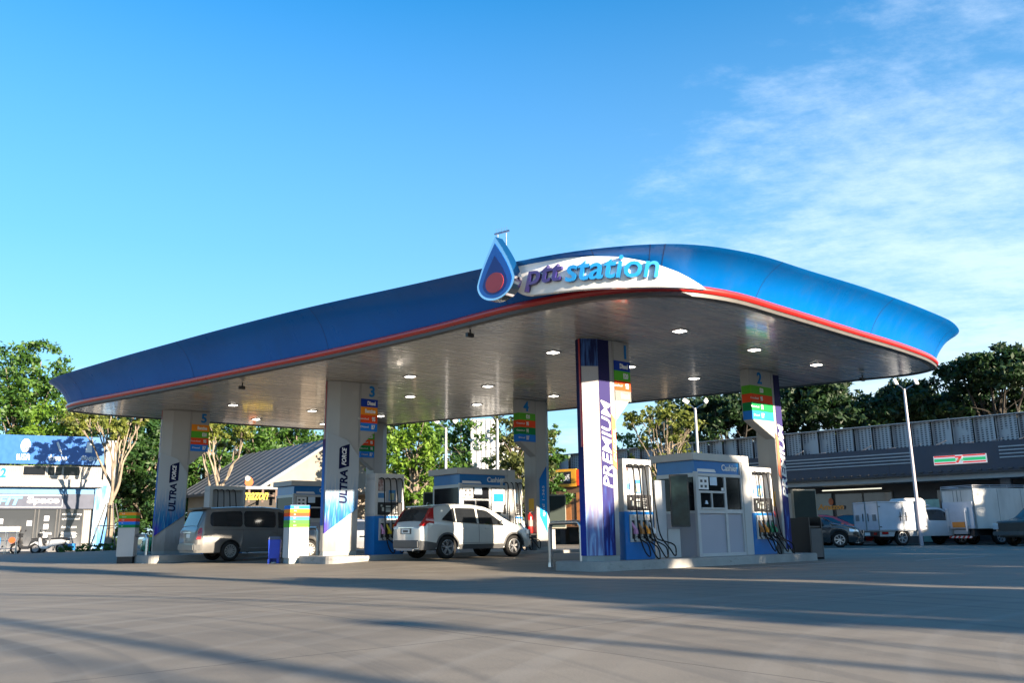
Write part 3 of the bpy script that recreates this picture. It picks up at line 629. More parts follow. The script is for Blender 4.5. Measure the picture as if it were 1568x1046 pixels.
# ------------------------------------------------------------------ cashier booths
SKIN = mat('booth_skin', (.33, .33, .38), .5, var=.04, scale=1)
FRM = mat('booth_frame', (.45, .46, .47), .35, metal=.2, var=.05)
def booth(label, u, v, zi, L=2.02, Wd=1.15, notice=False):
    t = thing('cashier_booth', label, 'booth', G(u, v, zi), ROT, 'cashier booths on the islands'); H_ = 2.33
    pw = .30
    # roof slab and tall end pier on the right
    mb = MB(); mb.box(-.12, L-pw, -.03, Wd+.12, H_-.17, H_); mb.box(L-pw, L, -.03, Wd+.12, 0, H_); mb.make('roof_and_pier', WHITE, t, bevel=.01)
    # shell with window opening bands
    mb = MB(); mb.box(.0, L-pw, .03, Wd, 0, .98); mb.make('lower_wall', SKIN, t)
    mb = MB(); mb.box(.0, L-pw, .03, Wd, 1.86, H_-.171); mb.make('sign_fascia', BLUE, t)
    mb = MB(); mb.box(-.012, .002, .10, Wd-.04, 1.0, 1.78); mb.box(.08, L-pw-.02, .02, .035, 1.0, 1.78); mb.make('window_glass', DGLASS, t)
    mb = MB(); mb.box(.02, L-pw-.02, .06, Wd-.04, 1.0, 1.8); mb.make('dark_interior', BLACK, t)
    mb = MB(); f0 = -.012; f1 = .06
    # front frame (lane side)
    mb.box(-.03, .07, f0, f1, 0, 1.90); mb.box(L-pw-.05, L-pw, f0, f1, 0, H_-.171); mb.box(1.02, 1.10, f0+.003, f1, .07, 1.80)
    mb.box(.07, L-pw-.05, f0, f1, 0, .07); mb.box(.07, L-pw-.05, f0, f1, .96, 1.05); mb.box(.07, L-pw-.05, f0, f1, 1.80, 1.87)
    mb.box(.07, 1.02, f0-.002, f1, 1.42, 1.47); mb.box(.52, .56, f0, f1, 1.05, 1.42); mb.box(.12, 1.0, f0-.03, f1, 1.05, 1.09); mb.box(.07, .12, f0, f1, 1.05, 1.42)
    # end frame
    mb.box(-.032, .0, .06, Wd, .96, 1.02); mb.box(-.032, .0, .06, Wd, 1.78, 1.87); mb.box(-.032, .0, Wd-.06, Wd, .0, 1.78)
    mb.make('frame', FRM, t, bevel=.003)
    sg = bpy.data.objects.new('cashier_sign', None)
    o = text('cashier_text', 'Cashier', .2, INKW, t, (L-pw-.10, .022, 1.95), width=.62, height=.15, align='RIGHT', bold=.004)
    mb = MB(); mb.plate([(.09, 1.90), (.78, 1.90), (.72, 1.97), (.09, 1.97)], .018, .028); mb.make('white_stripe', INKW, t)
    mb = MB(); mb.plate([(.10, 1.50), (.46, 1.50), (.46, 1.79), (.10, 1.79)], .010, .016); n1_ = mb.make('paper_notice', mat('paper', (.72, .73, .74), .6), t)
    mb = MB()
    for i_ in range(2):
        for j_ in range(2): mb.plate([(.16+.15*i_, 1.54+.12*j_), (.24+.15*i_, 1.54+.12*j_), (.24+.15*i_, 1.60+.12*j_), (.16+.15*i_, 1.60+.12*j_)], .006, .009)
    mb.make('notice_print', DGREY, n1_)
    mb = MB(); mb.box(.52, .78, .010, .016, 1.60, 1.80); mb.make('paper_notice', mat('paper_blue', (.5, .62, .75), .6), t)
    if notice:
        mb = MB(); mb.box(1.14, L-pw-.07, .008, .016, 1.1, 1.77); pn = mb.make('window_poster', MATS['paper'], t)
        mb = MB(); mb.box(1.20, L-pw-.13, .003, .007, 1.4, 1.63); mb.make('poster_print', INKB, pn)
    else:
        mb = MB(); mb.tube([(.34, .01, 1.17), (.34, .01, 1.25)], .045, 8, r2=.02); mb.make('spray_bottle', mat('bottle', (.5, .6, .72), .3), t)
        mb = MB(); mb.box(.93, 1.01, .005, .012, 1.48, 1.55); mb.make('window_sticker', INKW, t)
    return t
booth('cashier booth on the right island, beside the dark price screen', 3.63, -.08, ZA)
booth('cashier booth just behind the roof of the white car', 2.25, 7.1, ZB, 2.0, 1.3, True)
booth('cashier booth behind the silver van, half hidden by the striped price totem', .75, 14.4, ZC, 1.95, 1.3, True)

# ------------------------------------------------------------------ small forecourt things
def screen(label, loc, rz, post=True):
    t = thing('price_screen', label, 'screen', loc, rz, 'screens on short white posts')
    mb = MB(); mb.box(-.38, .38, -.06, .04, .72, 1.86); mb.make('screen_case', BLACK, t, bevel=.01)
    mb = MB(); mb.box(-.35, .35, -.068, -.061, .76, 1.82); mb.make('screen_glass', mat('dull_screen', (.012, .025, .027), .15, var=.5, scale=6, spec=.3), t)
    mb = MB(); mb.box(-.28, .05, .0, .25, 0, .719); mb.make('post', WHITE, t, bevel=.006)
    return t
s1 = thing('price_screen', 'dark upright screen on a white post before the end wall of the right booth', 'screen', G(2.95, .28, ZA), 0, 'screens on short white posts')
mb = MB(); mb.box(-.22, .02, .05, .3, 0, 1.70); mb.make('pillar_case', mat('screen_post_grey', (.42, .44, .47), .4), s1, bevel=.008)
mb = MB(); mb.box(.03, .30, .02, .2, 0, .62); mb.make('post', WHITE, s1, bevel=.006)
mb = MB(); mb.box(.10, .52, -.10, -.02, .66, 1.82); mb.make('screen_case', BLACK, s1, bevel=.008); 
mb = MB(); mb.box(.13, .49, -.108, -.101, .70, 1.78); mb.make('screen_glass', mat('dull_screen', (.012, .025, .027), .15, var=.5, scale=6, spec=.3), s1)
FR2 = mat('screen_tan', (.12, .13, .12), .35, var=.1)
def board(label, px, Y, zi, wpx, cx, tilt):
    P_ = at(px, 840, Y); t = thing('price_screen', label, 'screen', (P_.x, P_.y, zi), tilt, 'screens on short white posts')
    mb = MB(); mb.box(-.36, .36, -.05, .05, .70, 1.85); mb.make('screen_case', mat('screen_bezel', (.25, .24, .2), .4), t, bevel=.01)
    mb = MB(); mb.box(-.33, .33, -.058, -.051, .74, 1.81); mb.make('screen_glass', mat('green_grey_screen', (.03, .042, .038), .7, var=.15, spec=.2), t)
    mb = MB(); mb.box(-.30, -.02, .055, .3, 0, 1.75); mb.make('post', WHITE, t, bevel=.006)
    return t
board('grey green screen standing right of the pillar numbered 2', 1237, 24.2, .0, 0, 0, R(12))
board('grey screen standing right of the pillar numbered 4', 852, 30.3, .2, 0, 0, R(6))
board('dark grey screen behind the tailgate of the white car', 665, 27.4, .2, 0, 0, R(10))
# black cabinet at the far end of the right island
P_ = at(1243, 857, 22.6); t = thing('waste_cabinet', 'tall black open cabinet at the right end of the right island', 'cabinet', (P_.x, P_.y, 0), ROT)
mb = MB(); mb.box(0, .05, 0, .75, 0, 1.05); mb.box(.05, .62, .70, .75, 0, 1.05); mb.box(.57, .62, 0, .70, 0, 1.08); mb.box(.05, .57, .02, .70, .8, .84); mb.make('cabinet', BLACK, t, bevel=.006)
mb = MB(); mb.box(.06, .56, -.004, .02, .05, .78); mb.make('door', DGREY, t)
# fire extinguishers
def extinguisher(label, loc):
    t = thing('fire_extinguisher', label, 'fire extinguisher', loc, ROT, 'fire extinguishers at the pillars')
    mb = MB(); mb.lathe([(.0, 0), (.085, .0), (.095, .03), (.095, .46), (.075, .53), (.03, .57), (.03, .60), (0, .60)], 18); mb.make('cylinder', RED, t, smooth=40)
    mb = MB(); mb.box(-.02, .10, -.015, .015, .60, .64); mb.tube([(.0, 0, .6), (.02, 0, .68), (.12, 0, .70)], .012, 6); mb.make('valve_handle', BLACK, t)
    mb = MB(); mb.tube(crom3([(-.02, 0, .6), (-.1, -.02, .62), (-.14, -.05, .45), (-.11, -.06, .2)], 5), .012, 6); mb.make('hose', RUBBER, t, smooth=60)
    mb = MB(); mb.lathe([(.0965, .2), (.0965, .38)], 18); mb.make('label_band', mat('ext_label', (.22, .17, .16), .5), t)
extinguisher('red fire extinguisher hung on the pillar numbered 2', G(6.72, .06, ZA+.50))
extinguisher('red fire extinguisher hung on the pillar numbered 4', G(4.92, 7.22, ZB+.50))
# steel crash hoops
def hoop(label, a, b, h):
    A, B = Vector(a), Vector(b); t = thing('crash_hoop', label, 'steel hoop', (*A.xy, 0), 0, 'bent steel guard hoops'); D = B-A; r = .13; pts = [Vector((0, 0, .0)), Vector((0, 0, h-r))]
    dn = D.normalized()
    for k in range(1, 6): q = R(90*k/5); pts.append(dn*(r-r*math.cos(q)) + Vector((0, 0, h-r+r*math.sin(q))))
    for k in range(0, 6): q = R(90-90*k/5); pts.append(D - dn*(r-r*math.cos(q)) + Vector((0, 0, h-r+r*math.sin(q))))
    pts.append(Vector((D.x, D.y, 0)))
    mb = MB(); mb.tube(pts, .045, 12); mb.make('steel_tube', STEEL, t, smooth=50)
    for p in (Vector((0, 0, 0)), Vector((D.x, D.y, 0))):
        mb = MB(); mb.lathe([(0, .02), (.11, .02), (.11, 0)], 12, c=p); mb.tube([p+Vector((0, 0, .02)), p+Vector((0, 0, .12))], .06, 10, r2=.05); mb.make('base_plate', STEEL, t)
gz = lambda px, Y: Vector((at(px, 850, Y).x, Y, 0))
hoop('bent steel hoop in front of the pillar numbered 1', gz(843, 19.1), gz(891, 17.75), .95)
hoop('bent steel hoop between the striped totem and the pillar numbered 3', gz(446, 25.6), gz(486, 23.4), .95)
hoop('bent steel hoop between the left price totem and the pillar numbered 5', gz(202, 27.0), gz(224, 26.2), .82)
# price totems
def totem(label, px, Y, rz, wa, wb, bands):
    P_ = at(px, 866, Y); t = thing('price_totem', label, 'price totem', (P_.x, P_.y, 0), rz, 'low striped price totems')
    h = 1.52; mb = MB(); mb.box(0, wa, 0, wb, .20, h); mb.make('case', WHITE, t, bevel=.006)
    mb = MB(); mb.box(.03, wa-.02, .03, wb-.02, 0, .199); mb.make('plinth', MATS['plinth_grey'] if wa > .5 else BLACK, t)
    z = h-.004; n = len(bands); bh = .092
    for i_, m_ in enumerate(bands):
        mb = MB(); mb.box(-.004, wa+.004, -.004, wb+.004, z-bh, z-.001); o = mb.make('fuel_band', m_, t)
        text('band_text', ('Diesel', 'E20', '95', 'B7', '91', 'B10')[(i_+n) % 6], .05, INKW, o, (wa*.18, -.007, z-bh+.03), height=.032); z -= bh
LB = mat('light_fuel_blue', (.05, .17, .42), .65, spec=.12); LG = mat('light_fuel_green', (.07, .27, .05), .65, spec=.12)
totem('slim white price totem standing alone at the left end of the forecourt', 176, 26.6, R(4), .50, .34, [FORANGE, GREEN, REDO, FBLUE, DGREEN])
totem('wide white price totem with colour stripes in front of the silver van', 441, 22.3, ROT-R(8), .52, .50, [FBLUE, FORANGE, REDO, LB, LG, GREEN])
# blue bin
P_ = at(410, 866, 22.9); t = thing('pedal_bin', 'tall blue plastic bin against the striped totem', 'bin', (P_.x, P_.y, 0), R(8)); BB = mat('bin_blue', (.012, .05, .45), .42, var=.12)
mb = MB(); mb.prism([(0, 0), (.28, 0), (.28, .30), (0, .30)], .18, .66, [(-.015, -.015), (.295, -.015), (.295, .315), (-.015, .315)]); mb.box(-.01, .05, 0, .3, 0, .18); mb.box(.21, .28, 0, .3, 0, .18); mb.box(.05, .21, .22, .3, 0, .18); mb.make('body', BB, t, bevel=.01)
mb = MB(); mb.prism([(-.02, -.02), (.30, -.02), (.30, .32), (-.02, .32)], .662, .74, [(.0, .0), (.28, .0), (.28, .30), (.0, .30)]); mb.make('lid', mat('bin_lid', (.08, .09, .14), .5), t, bevel=.01)
mb = MB(); mb.box(.07, .19, .02, .2, .05, .09); mb.make('pedal', GREYW, t)

# ------------------------------------------------------------------ vehicles
def ip(tab, x):
    if x <= tab[0][0]: return tab[0][1]
    for (a, p), (b, q) in zip(tab[:-1], tab[1:]):
        if x <= b: return p+(q-p)*(x-a)/(b-a) if b > a else q
    return tab[-1][1]
class Car:
    def __init__(s, top, belt, width, wheels, r, sill=.24, tumble=.30, arch=1.13):
        s.__dict__.update(top=top, belt=belt, width=width, wheels=wheels, r=r, sill=sill, tumble=tumble, arch=arch); s.x1 = top[-1][0]
    def sec(s, x):
        zt = ip(s.top, x); zb = min(ip(s.belt, x), zt-.03); w = ip(s.width, x); zs = s.sill if not isinstance(s.sill, list) else ip(s.sill, x)
        for xc in s.wheels:
            dx = abs(x-xc); ra = s.r*s.arch
            if dx < ra: zs = max(zs, s.r + math.sqrt(ra*ra-dx*dx))
        wr = w - s.tumble*(zt-zb); k = min(1, (zt-zb)/.3); zm = max(zs+.02, s.sill0+.42*(zb-s.sill0)) if False else zs+.45*(zb-zs)
        return [(w-.05, zs), (w-.012, zs+.12*min(1, (zb-zs)/.5)), (w, zm), (w-.008, zb-.12*min(1, (zb-zs)/.5)), (w-.035, zb), (wr+.0, zt-.13*k), (wr-.05, zt-.045*k), (wr*.80, zt-.012), (wr*.45, zt-.0), (0, zt+.006)]
    def side(s, x, z):
        q = s.sec(x)
        for (a, z0), (b, z1) in zip(q[:-1], q[1:]):
            if z0 <= z <= z1: return a+(b-a)*(z-z0)/max(z1-z0, 1e-5)
        return q[0][0] if z < q[0][1] else q[-1][0]
    def body(s, m, t, name='body'):
        xs = sorted(set([round(s.x1*k/64, 3) for k in range(65)] + [round(p[0], 3) for p in s.top] + [round(p[0], 3) for p in s.width] + [round(xc+s.r*s.arch*math.cos(R(a)), 3) for xc in s.wheels for a in range(0, 181, 10)]))
        rows = []
        for x in xs:
            q = s.sec(x); rows.append([(x, -a, z) for a, z in q] + [(x, a, z) for a, z in q[-2::-1]])
        mb = MB(); V = mb.grid(rows)
        for r_ in (V[0], V[-1]):
            try: mb.bm.faces.new(r_)
            except ValueError: pass
        return mb.make(name, m, t, smooth=38)
    def patch(s, fb, ft, x0, x1, m, t, name, off=.008, n=14, side=-1, nz=4):
        rows = []
        for i in range(n+1):
            x = x0+(x1-x0)*i/n; a, b = fb(x), ft(x); rows.append([(x, side*(s.side(x, a+(b-a)*j/nz)+off), a+(b-a)*j/nz) for j in range(nz+1)])
        mb = MB(); mb.grid(rows); return mb.make(name, m, t, smooth=40, fix=False)
    def topglass(s, x0, x1, y, m, t, name, off=.010, n=10, shrink=0):
        rows = []
        for i in range(n+1):
            x = x0+(x1-x0)*i/n; q = s.sec(x); k = 1-shrink*(i/n); rows.append([]) 
            pts = [(-a, z) for a, z in q[5:]] + [(a, z) for a, z in q[-2:4:-1]]
            for j in range(9):
                yy = (-1+2*j/8)*y*k; 
                for (a0, z0), (a1, z1) in zip(pts[:-1], pts[1:]):
                    if a0 <= yy <= a1: z_ = z0+(z1-z0)*(yy-a0)/max(a1-a0, 1e-5); break
                else: z_ = pts[0][1]
                rows[-1].append((x, yy, z_))
        # offset along approximate normal
        dz = ip(s.top, x1)-ip(s.top, x0); nv = Vector((-dz, 0, x1-x0)).normalized()*off
        if nv.z < 0: nv = -nv
        rows = [[tuple(Vector(p)+nv) for p in r_] for r_ in rows]
        mb = MB(); mb.grid(rows); return mb.make(name, m, t, smooth=40, fix=False)
    def under(s, t, w):
        mb = MB(); a, b = s.wheels; ra = s.r*1.3
        for (x0, x1) in ((.15, a-ra), (a+ra, b-ra), (b+ra, s.x1-.2)):
            if x1 > x0: mb.box(x0, x1, -w+.12, w-.12, (s.sill if not isinstance(s.sill, list) else .3)+.0, .62)
        mb.box(a-ra, a+ra, -w+.32, w-.32, .26, .8); mb.box(b-ra, b+ra, -w+.32, w-.32, .26, .8); mb.make('underbody', BLACK, t)
def wheel(t, x, y, r, wd, out, rimm, spokes=5, double=True, seed=0):
    mb = MB(); h = wd/2
    mb.lathe([(r*.62, -h*.85), (r*.80, -h), (r*.94, -h*.9), (r, -h*.6), (r, h*.6), (r*.94, h*.9), (r*.80, h), (r*.62, h*.85)], 32, 'Y'); wv = mb.make('wheel', RUBBER, t, smooth=50, loc=(x, y, r))
    mb = MB(); mb.lathe([(r*.64, out*h*.80), (r*.66, out*h*.90), (r*.61, out*h*.92), (r*.56, out*h*.6), (r*.54, -out*h*.4)], 32, 'Y')
    mb.lathe([(0, out*h*.80), (r*.12, out*h*.80), (r*.15, out*h*.6), (r*.15, out*h*.2)], 16, 'Y')
    for k in range(spokes):
        for dv in ((-.16, .16) if double else (0,)):
            a0 = 2*math.pi*k/spokes + .3; a1 = a0+dv; a0 = a0+dv*.35
            p0 = Vector((math.cos(a0)*r*.10, out*h*.68, math.sin(a0)*r*.10)); p1 = Vector((math.cos(a1)*r*.60, out*h*.82, math.sin(a1)*r*.60)); n_ = Vector((-math.sin(a1), 0, math.cos(a1)))*r*(.045 if double else .05)
            e = Vector((0, -out*.03, 0)); v_ = [p0-n_, p0+n_, p1+n_*1.2, p1-n_*1.2]; A = [mb.bm.verts.new(q) for q in v_]; B = [mb.bm.verts.new(q+e) for q in v_]
            mb.bm.faces.new(A); mb.bm.faces.new(B)
            for j in range(4): mb.bm.faces.new((A[j], A[(j+1) % 4], B[(j+1) % 4], B[j]))
    rm = mb.make('rim', rimm, wv, smooth=30)
    mb = MB(); mb.lathe([(0, out*h*.05), (r*.55, out*h*.05)], 20, 'Y'); mb.make('brake_disc', DGREY, wv)
    return wv
RIM_ = mat('alloy', (.52, .52, .53), .28, metal=.9, var=.08)
TAIL = mat('tail_light_red', (.30, .005, .005), .12, var=.25, scale=14, coat=.8)
LAMPC = mat('lamp_clear', (.6, .6, .62), .1, metal=.4, coat=.8)
PLATE = mat('number_plate', (.68, .69, .66), .5, var=.08, scale=14)
def line(t, pts, m, r=.005, name='shut_line'):
    mb = MB(); mb.tube(pts, r, 4); return mb.make(name, m, t)

# white crossover at the middle pumps, seen from behind right
Sx = gz(0, 1); 
def place(px_r, Yr, px_f, Yf, wb, xr):
    A = gz(px_r, Yr); B = gz(px_f, Yf); d = (B-A); rz = math.atan2(d.y, d.x); return A, rz
A = G(.05, 4.6); rz = ROT; KS = .79
def car_at(name, label, cat, A, rz, xr, half, group=None):
    """A = ground point under the near rear wheel's outer face; the car's right side faces the camera"""
    f = Vector((math.cos(rz), math.sin(rz), 0)); l = Vector((-f.y, f.x, 0)); o = A - f*xr*KS + l*half*KS
    t_ = thing(name, label, cat, (o.x, o.y, 0), rz, group); t_.scale = (KS, KS, KS)
    c0 = o+f*2*KS; t_.location.z = gheight(c0.x, c0.y); t_.rotation_euler = (0, 0, rz); return t_
t = car_at('crossover_car', 'white crossover car with red tail lamps parked at the middle pumps', 'car', A, rz, .93, .90)
CW = NG('car_pearl_white', col=(.48, .48, .455), rough=.22, coat=1, var=.02).m
c = Car([(0, .93), (.05, 1.00), (.10, 1.09), (.22, 1.24), (.42, 1.52), (.52, 1.575), (.8, 1.63), (1.4, 1.672), (2.0, 1.665), (2.5, 1.60), (2.8, 1.50), (3.1, 1.32), (3.42, 1.14), (3.6, 1.075), (4.0, 1.01), (4.3, .90), (4.46, .74), (4.52, .55)],
        [(0, .90), (.3, 1.12), (.7, 1.14), (1.2, 1.08), (2.4, 1.01), (3.3, .97), (4.0, .82), (4.52, .45)],
        [(0, .72), (.05, .80), (.2, .875), (.5, .905), (1.5, .91), (3.5, .91), (4.1, .87), (4.35, .78), (4.48, .66), (4.52, .55)], (.93, 3.55), .345, sill=.30)
c.body(CW, t); c.under(t, .9)
zt = lambda o_: (lambda x: ip(c.top, x)-o_)
bl = lambda x: ip(c.belt, x)+.025
c.patch(bl, lambda x: min(ip(c.top, x)-.14, bl(x)+.02+max(0, (x-.72))*.85), .74, 1.24, GLASS, t, 'side_window')
c.patch(bl, zt(.145), 1.28, 2.06, GLASS, t, 'side_window'); c.patch(bl, lambda x: min(ip(c.top, x)-.145, bl(x)+.04+max(0, 3.14-x)*.62), 2.14, 3.12, GLASS, t, 'side_window')
c.patch(lambda x: bl(x)-.02, bl, .70, 3.16, CHROME, t, 'belt_trim', off=.012, nz=1)
c.topglass(.13, .42, .66, GLASS, t, 'rear_window', shrink=-.0); c.topglass(2.62, 3.36, .64, GLASS, t, 'windscreen')
# lower cladding, arches
CL = mat('car_cladding', (.055, .057, .06), .55, var=.1)
def archring(c, xc, t, wdt=.055, m=CL, side=-1):
    rows = []; ra = c.r*c.arch
    for k in range(0, 25):
        a = R(180*k/24); x = xc+ra*math.cos(a); z = c.r+ra*math.sin(a); x2 = xc+(ra+wdt)*math.cos(a); z2 = c.r+(ra+wdt)*math.sin(a)
        y = max(c.side(x2, z2), c.side(x, z+.01)); rows.append([(x, side*(y-.05), z), (x, side*(y+.014), z), (x2, side*(y+.012), z2), (x2, side*(y-.004), z2)])
    mb = MB(); mb.grid(rows); mb.make('arch_trim', m, t, smooth=40, fix=False)
for s_ in (-1, 1):
    for xc in c.wheels: archring(c, xc, t, side=s_)
for (x0, x1) in ((1.38, 3.10), (.0, .50)):
    c.patch(lambda x: .285, lambda x: .43 if x0 > 1 else .56-.15*x, x0+.005, x1, CL, t, 'sill_trim', off=.014, nz=2)
mb = MB(); mb.prism([(-.03, -.70), (.12, -.80), (.12, .80), (-.03, .70)], .33, .57); mb.make('rear_bumper', CL, t, bevel=.03)
mb = MB(); mb.plate([(.0, .38), (.0, .38)], 0, 0) if False else mb.box(-.05, .0, -.45, .45, .26, .33); mb.make('bumper_skid', MGREY, t)
for s_ in (-1, 1):
    # tall lamp climbing the rear pillar
    rows = []
    yo = lambda x, z: ip(c.width, x)-.02-.30*max(0, z-ip(c.belt, x))
    for k in range(13):
        q = k/12; z = .99+.53*q; x = .055+.355*q; wdt = .30*(1-q)**1.2+.075; xf = x+wdt; y0 = yo(x+.05, z)
        rows.append([(x-.02, s_*(y0-.10-.07*(1-q)), z), (x-.008, s_*(y0+.004), z), (xf, s_*(yo(xf, z)+.004+c.side(xf, .99)*0), z-.07*(1-q)+.02)])
    mb = MB(); mb.grid(rows); mb.make('tail_lamp', TAIL, t, smooth=60)
    mb = MB(); 
    mb.box(2.93, 3.08, s_*.90 - (.0 if s_ > 0 else .16), s_*.90 + (.16 if s_ > 0 else 0), 1.03, 1.16); mb.make('door_mirror', CW, t, bevel=.03)
    for xc in c.wheels: wheel(t, xc, s_*.795, .345, .225, s_, RIM_, 5, True)
mb = MB(); mb.box(-.006, .02, -.30, .30, .75, .92); mb.make('plate_recess', CL, t)
mb = MB(); mb.box(-.016, -.007, -.22, .22, .77, .90); pl = mb.make('number_plate', PLATE, t, rot=(0, R(0), 0)); 
mb = MB(); mb.box(-.02, -.0165, -.14, .14, .80, .87); mb.make('plate_marks', DGREY, pl)
mb = MB(); mb.box(-.006, .03, -.42, .42, .925, .955); mb.make('tailgate_trim', CHROME, t)
mb = MB(); mb.prism([(.36, -.6), (.56, -.64), (.56, .64), (.36, .6)], 1.57, 1.60); mb.make('roof_spoiler', CW, t, bevel=.01)
mb = MB(); mb.grid([[(.75, -.02, 1.63), (.75, .02, 1.63)], [(.78, -.012, 1.72), (.78, .012, 1.72)], [(.95, -.015, 1.65), (.95, .015, 1.65)]]); mb.make('roof_aerial', CW, t)
for x in (1.27, 2.12, 3.18): line(t, [(x+(.0 if x < 3 else -.02), -(c.side(x, z)+.004), z) for z in (.46, .6, .8, .95, ip(c.belt, x)-.01)] if x > 1.5 else [(x, -(c.side(x, z)+.004), z) for z in (.72, .8, .95, ip(c.belt, x)-.01)], DGREY)
line(t, [(x, -(c.side(x, .47)+.004), .47) for x in (1.4, 2.0, 2.6, 3.1)], DGREY)
for x in (1.45, 2.35):
    mb = MB(); mb.tube([(x, -(c.side(x, .90)+.02), .90), (x+.18, -(c.side(x+.18, .90)+.02), .90)], .014, 6); mb.make('door_handle', CW, t)
mb = MB(); mb.tube([(-.04, -.45, .28), (.2, -.45, .28)], .035, 10); mb.make('exhaust', STEEL, t)
mb = MB(); mb.prism([(4.2, -.86), (4.5, -.62), (4.44, -.58), (4.15, -.80)], .72, .86); mb.make('headlamp', LAMPC, t)

# silver van behind the striped totem
A = G(-2.37, 11.8); rz = ROT; KS = .768
t = car_at('passenger_van', 'silver passenger van with blacked out side windows parked at the left pumps', 'van', A, rz, 1.30, .94); t.scale = (.768, .768, .80)
VS = mat('van_silver', (.135, .134, .13), .32, metal=.3, var=.04, coat=.5)
c = Car([(0, 1.02), (.03, 1.10), (.10, 1.22), (.30, 1.72), (.38, 1.81), (.6, 1.865), (1.4, 1.91), (2.6, 1.92), (3.2, 1.88), (3.6, 1.74), (4.1, 1.40), (4.35, 1.22), (4.8, 1.08), (5.0, .92), (5.12, .6)],
        [(0, .98), (.3, 1.16), (1.2, 1.14), (3.6, 1.08), (4.4, 1.02), (5.12, .5)],
        [(0, .80), (.06, .88), (.25, .93), (.6, .95), (4.2, .95), (4.7, .90), (4.95, .78), (5.12, .6)], (1.30, 4.50), .345, sill=.30, tumble=.18)
c.body(VS, t); c.under(t, .94)
bl = lambda x: ip(c.belt, x)+.05
def rr_(x0, x1, top, r=.10):
    return (lambda x: bl(x)+ (r-math.sqrt(max(0, r*r-max(0, r-(x-x0), r-(x1-x))**2))), lambda x: min(ip(c.top, x)-.17, top) - (r-math.sqrt(max(0, r*r-max(0, r-(x-x0), r-(x1-x))**2))))
for (x0, x1) in ((.50, 1.72), (1.78, 3.05)):
    a, b = rr_(x0, x1, 1.75); c.patch(a, b, x0, x1, GLASS, t, 'side_window', n=24)
c.patch(bl, lambda x: min(ip(c.top, x)-.17, bl(x)+.05+max(0, 4.1-x)*.75), 3.15, 4.08, GLASS, t, 'side_window')
c.topglass(.10, .30, .70, mat('van_rear_glass', (.04, .05, .065), .06, coat=.3), t, 'rear_window', off=.02); c.topglass(3.45, 4.2, .7, GLASS, t, 'windscreen')
mb = MB(); mb.prism([(.22, -.72), (.55, -.78), (.55, .78), (.22, .72)], 1.80, 1.865); mb.make('roof_spoiler', DGREY, t, bevel=.02)
for s_ in (-1, 1):
    rows = []
    for k in range(9):
        q = k/8; z = .76+.46*q; rows.append([(.0+.09*q, s_*(.74), z), (.02+.10*q, s_*(c.side(.10, z)+.002), z), (.17+.08*q, s_*(c.side(.2, z)+.010), z)])
    mb = MB(); mb.grid(rows); mb.make('tail_lamp', TAIL, t, smooth=60)
    for xc in c.wheels: wheel(t, xc, s_*.83, .345, .22, s_, mat('van_alloy', (.30, .30, .29), .35, metal=.5), 12, False)
    mb = MB(); mb.box(3.95, 4.12, s_*.95-(.0 if s_ > 0 else .2), s_*.95+(.2 if s_ > 0 else 0), 1.12, 1.34); mb.make('door_mirror', VS, t, bevel=.03)
mb = MB(); mb.prism([(-.06, -.80), (.20, -.95), (.20, .95), (-.06, .80)], .36, .62); mb.make('rear_bumper', VS, t, bevel=.04)
mb = MB(); mb.box(-.02, .02, -.30, .05, .82, .95); mb.make('number_plate', PLATE, t); mb = MB(); mb.box(-.03, .03, -.38, .38, .985, 1.02); mb.make('tailgate_trim', CHROME, t)
for x in (1.75, 3.10, 4.02): line(t, [(x, -(c.side(x, z)+.004), z) for z in (.42, .6, .8, 1.0, 1.13)], DGREY)
line(t, [(x, -(c.side(x, 1.08)+.004), 1.08) for x in (.6, 1.2, 1.8, 2.4, 3.0)], DGREY)
line(t, [(x, -(c.side(x, .44)+.004), .44) for x in (1.55, 2.2, 3.1, 3.8)], MGREY, .012, 'side_moulding')
for x in (2.9, 3.3):
    mb = MB(); mb.tube([(x, -(c.side(x, .98)+.02), .98), (x+.2, -(c.side(x+.2, .98)+.02), .98)], .018, 6); mb.make('door_handle', VS, t)

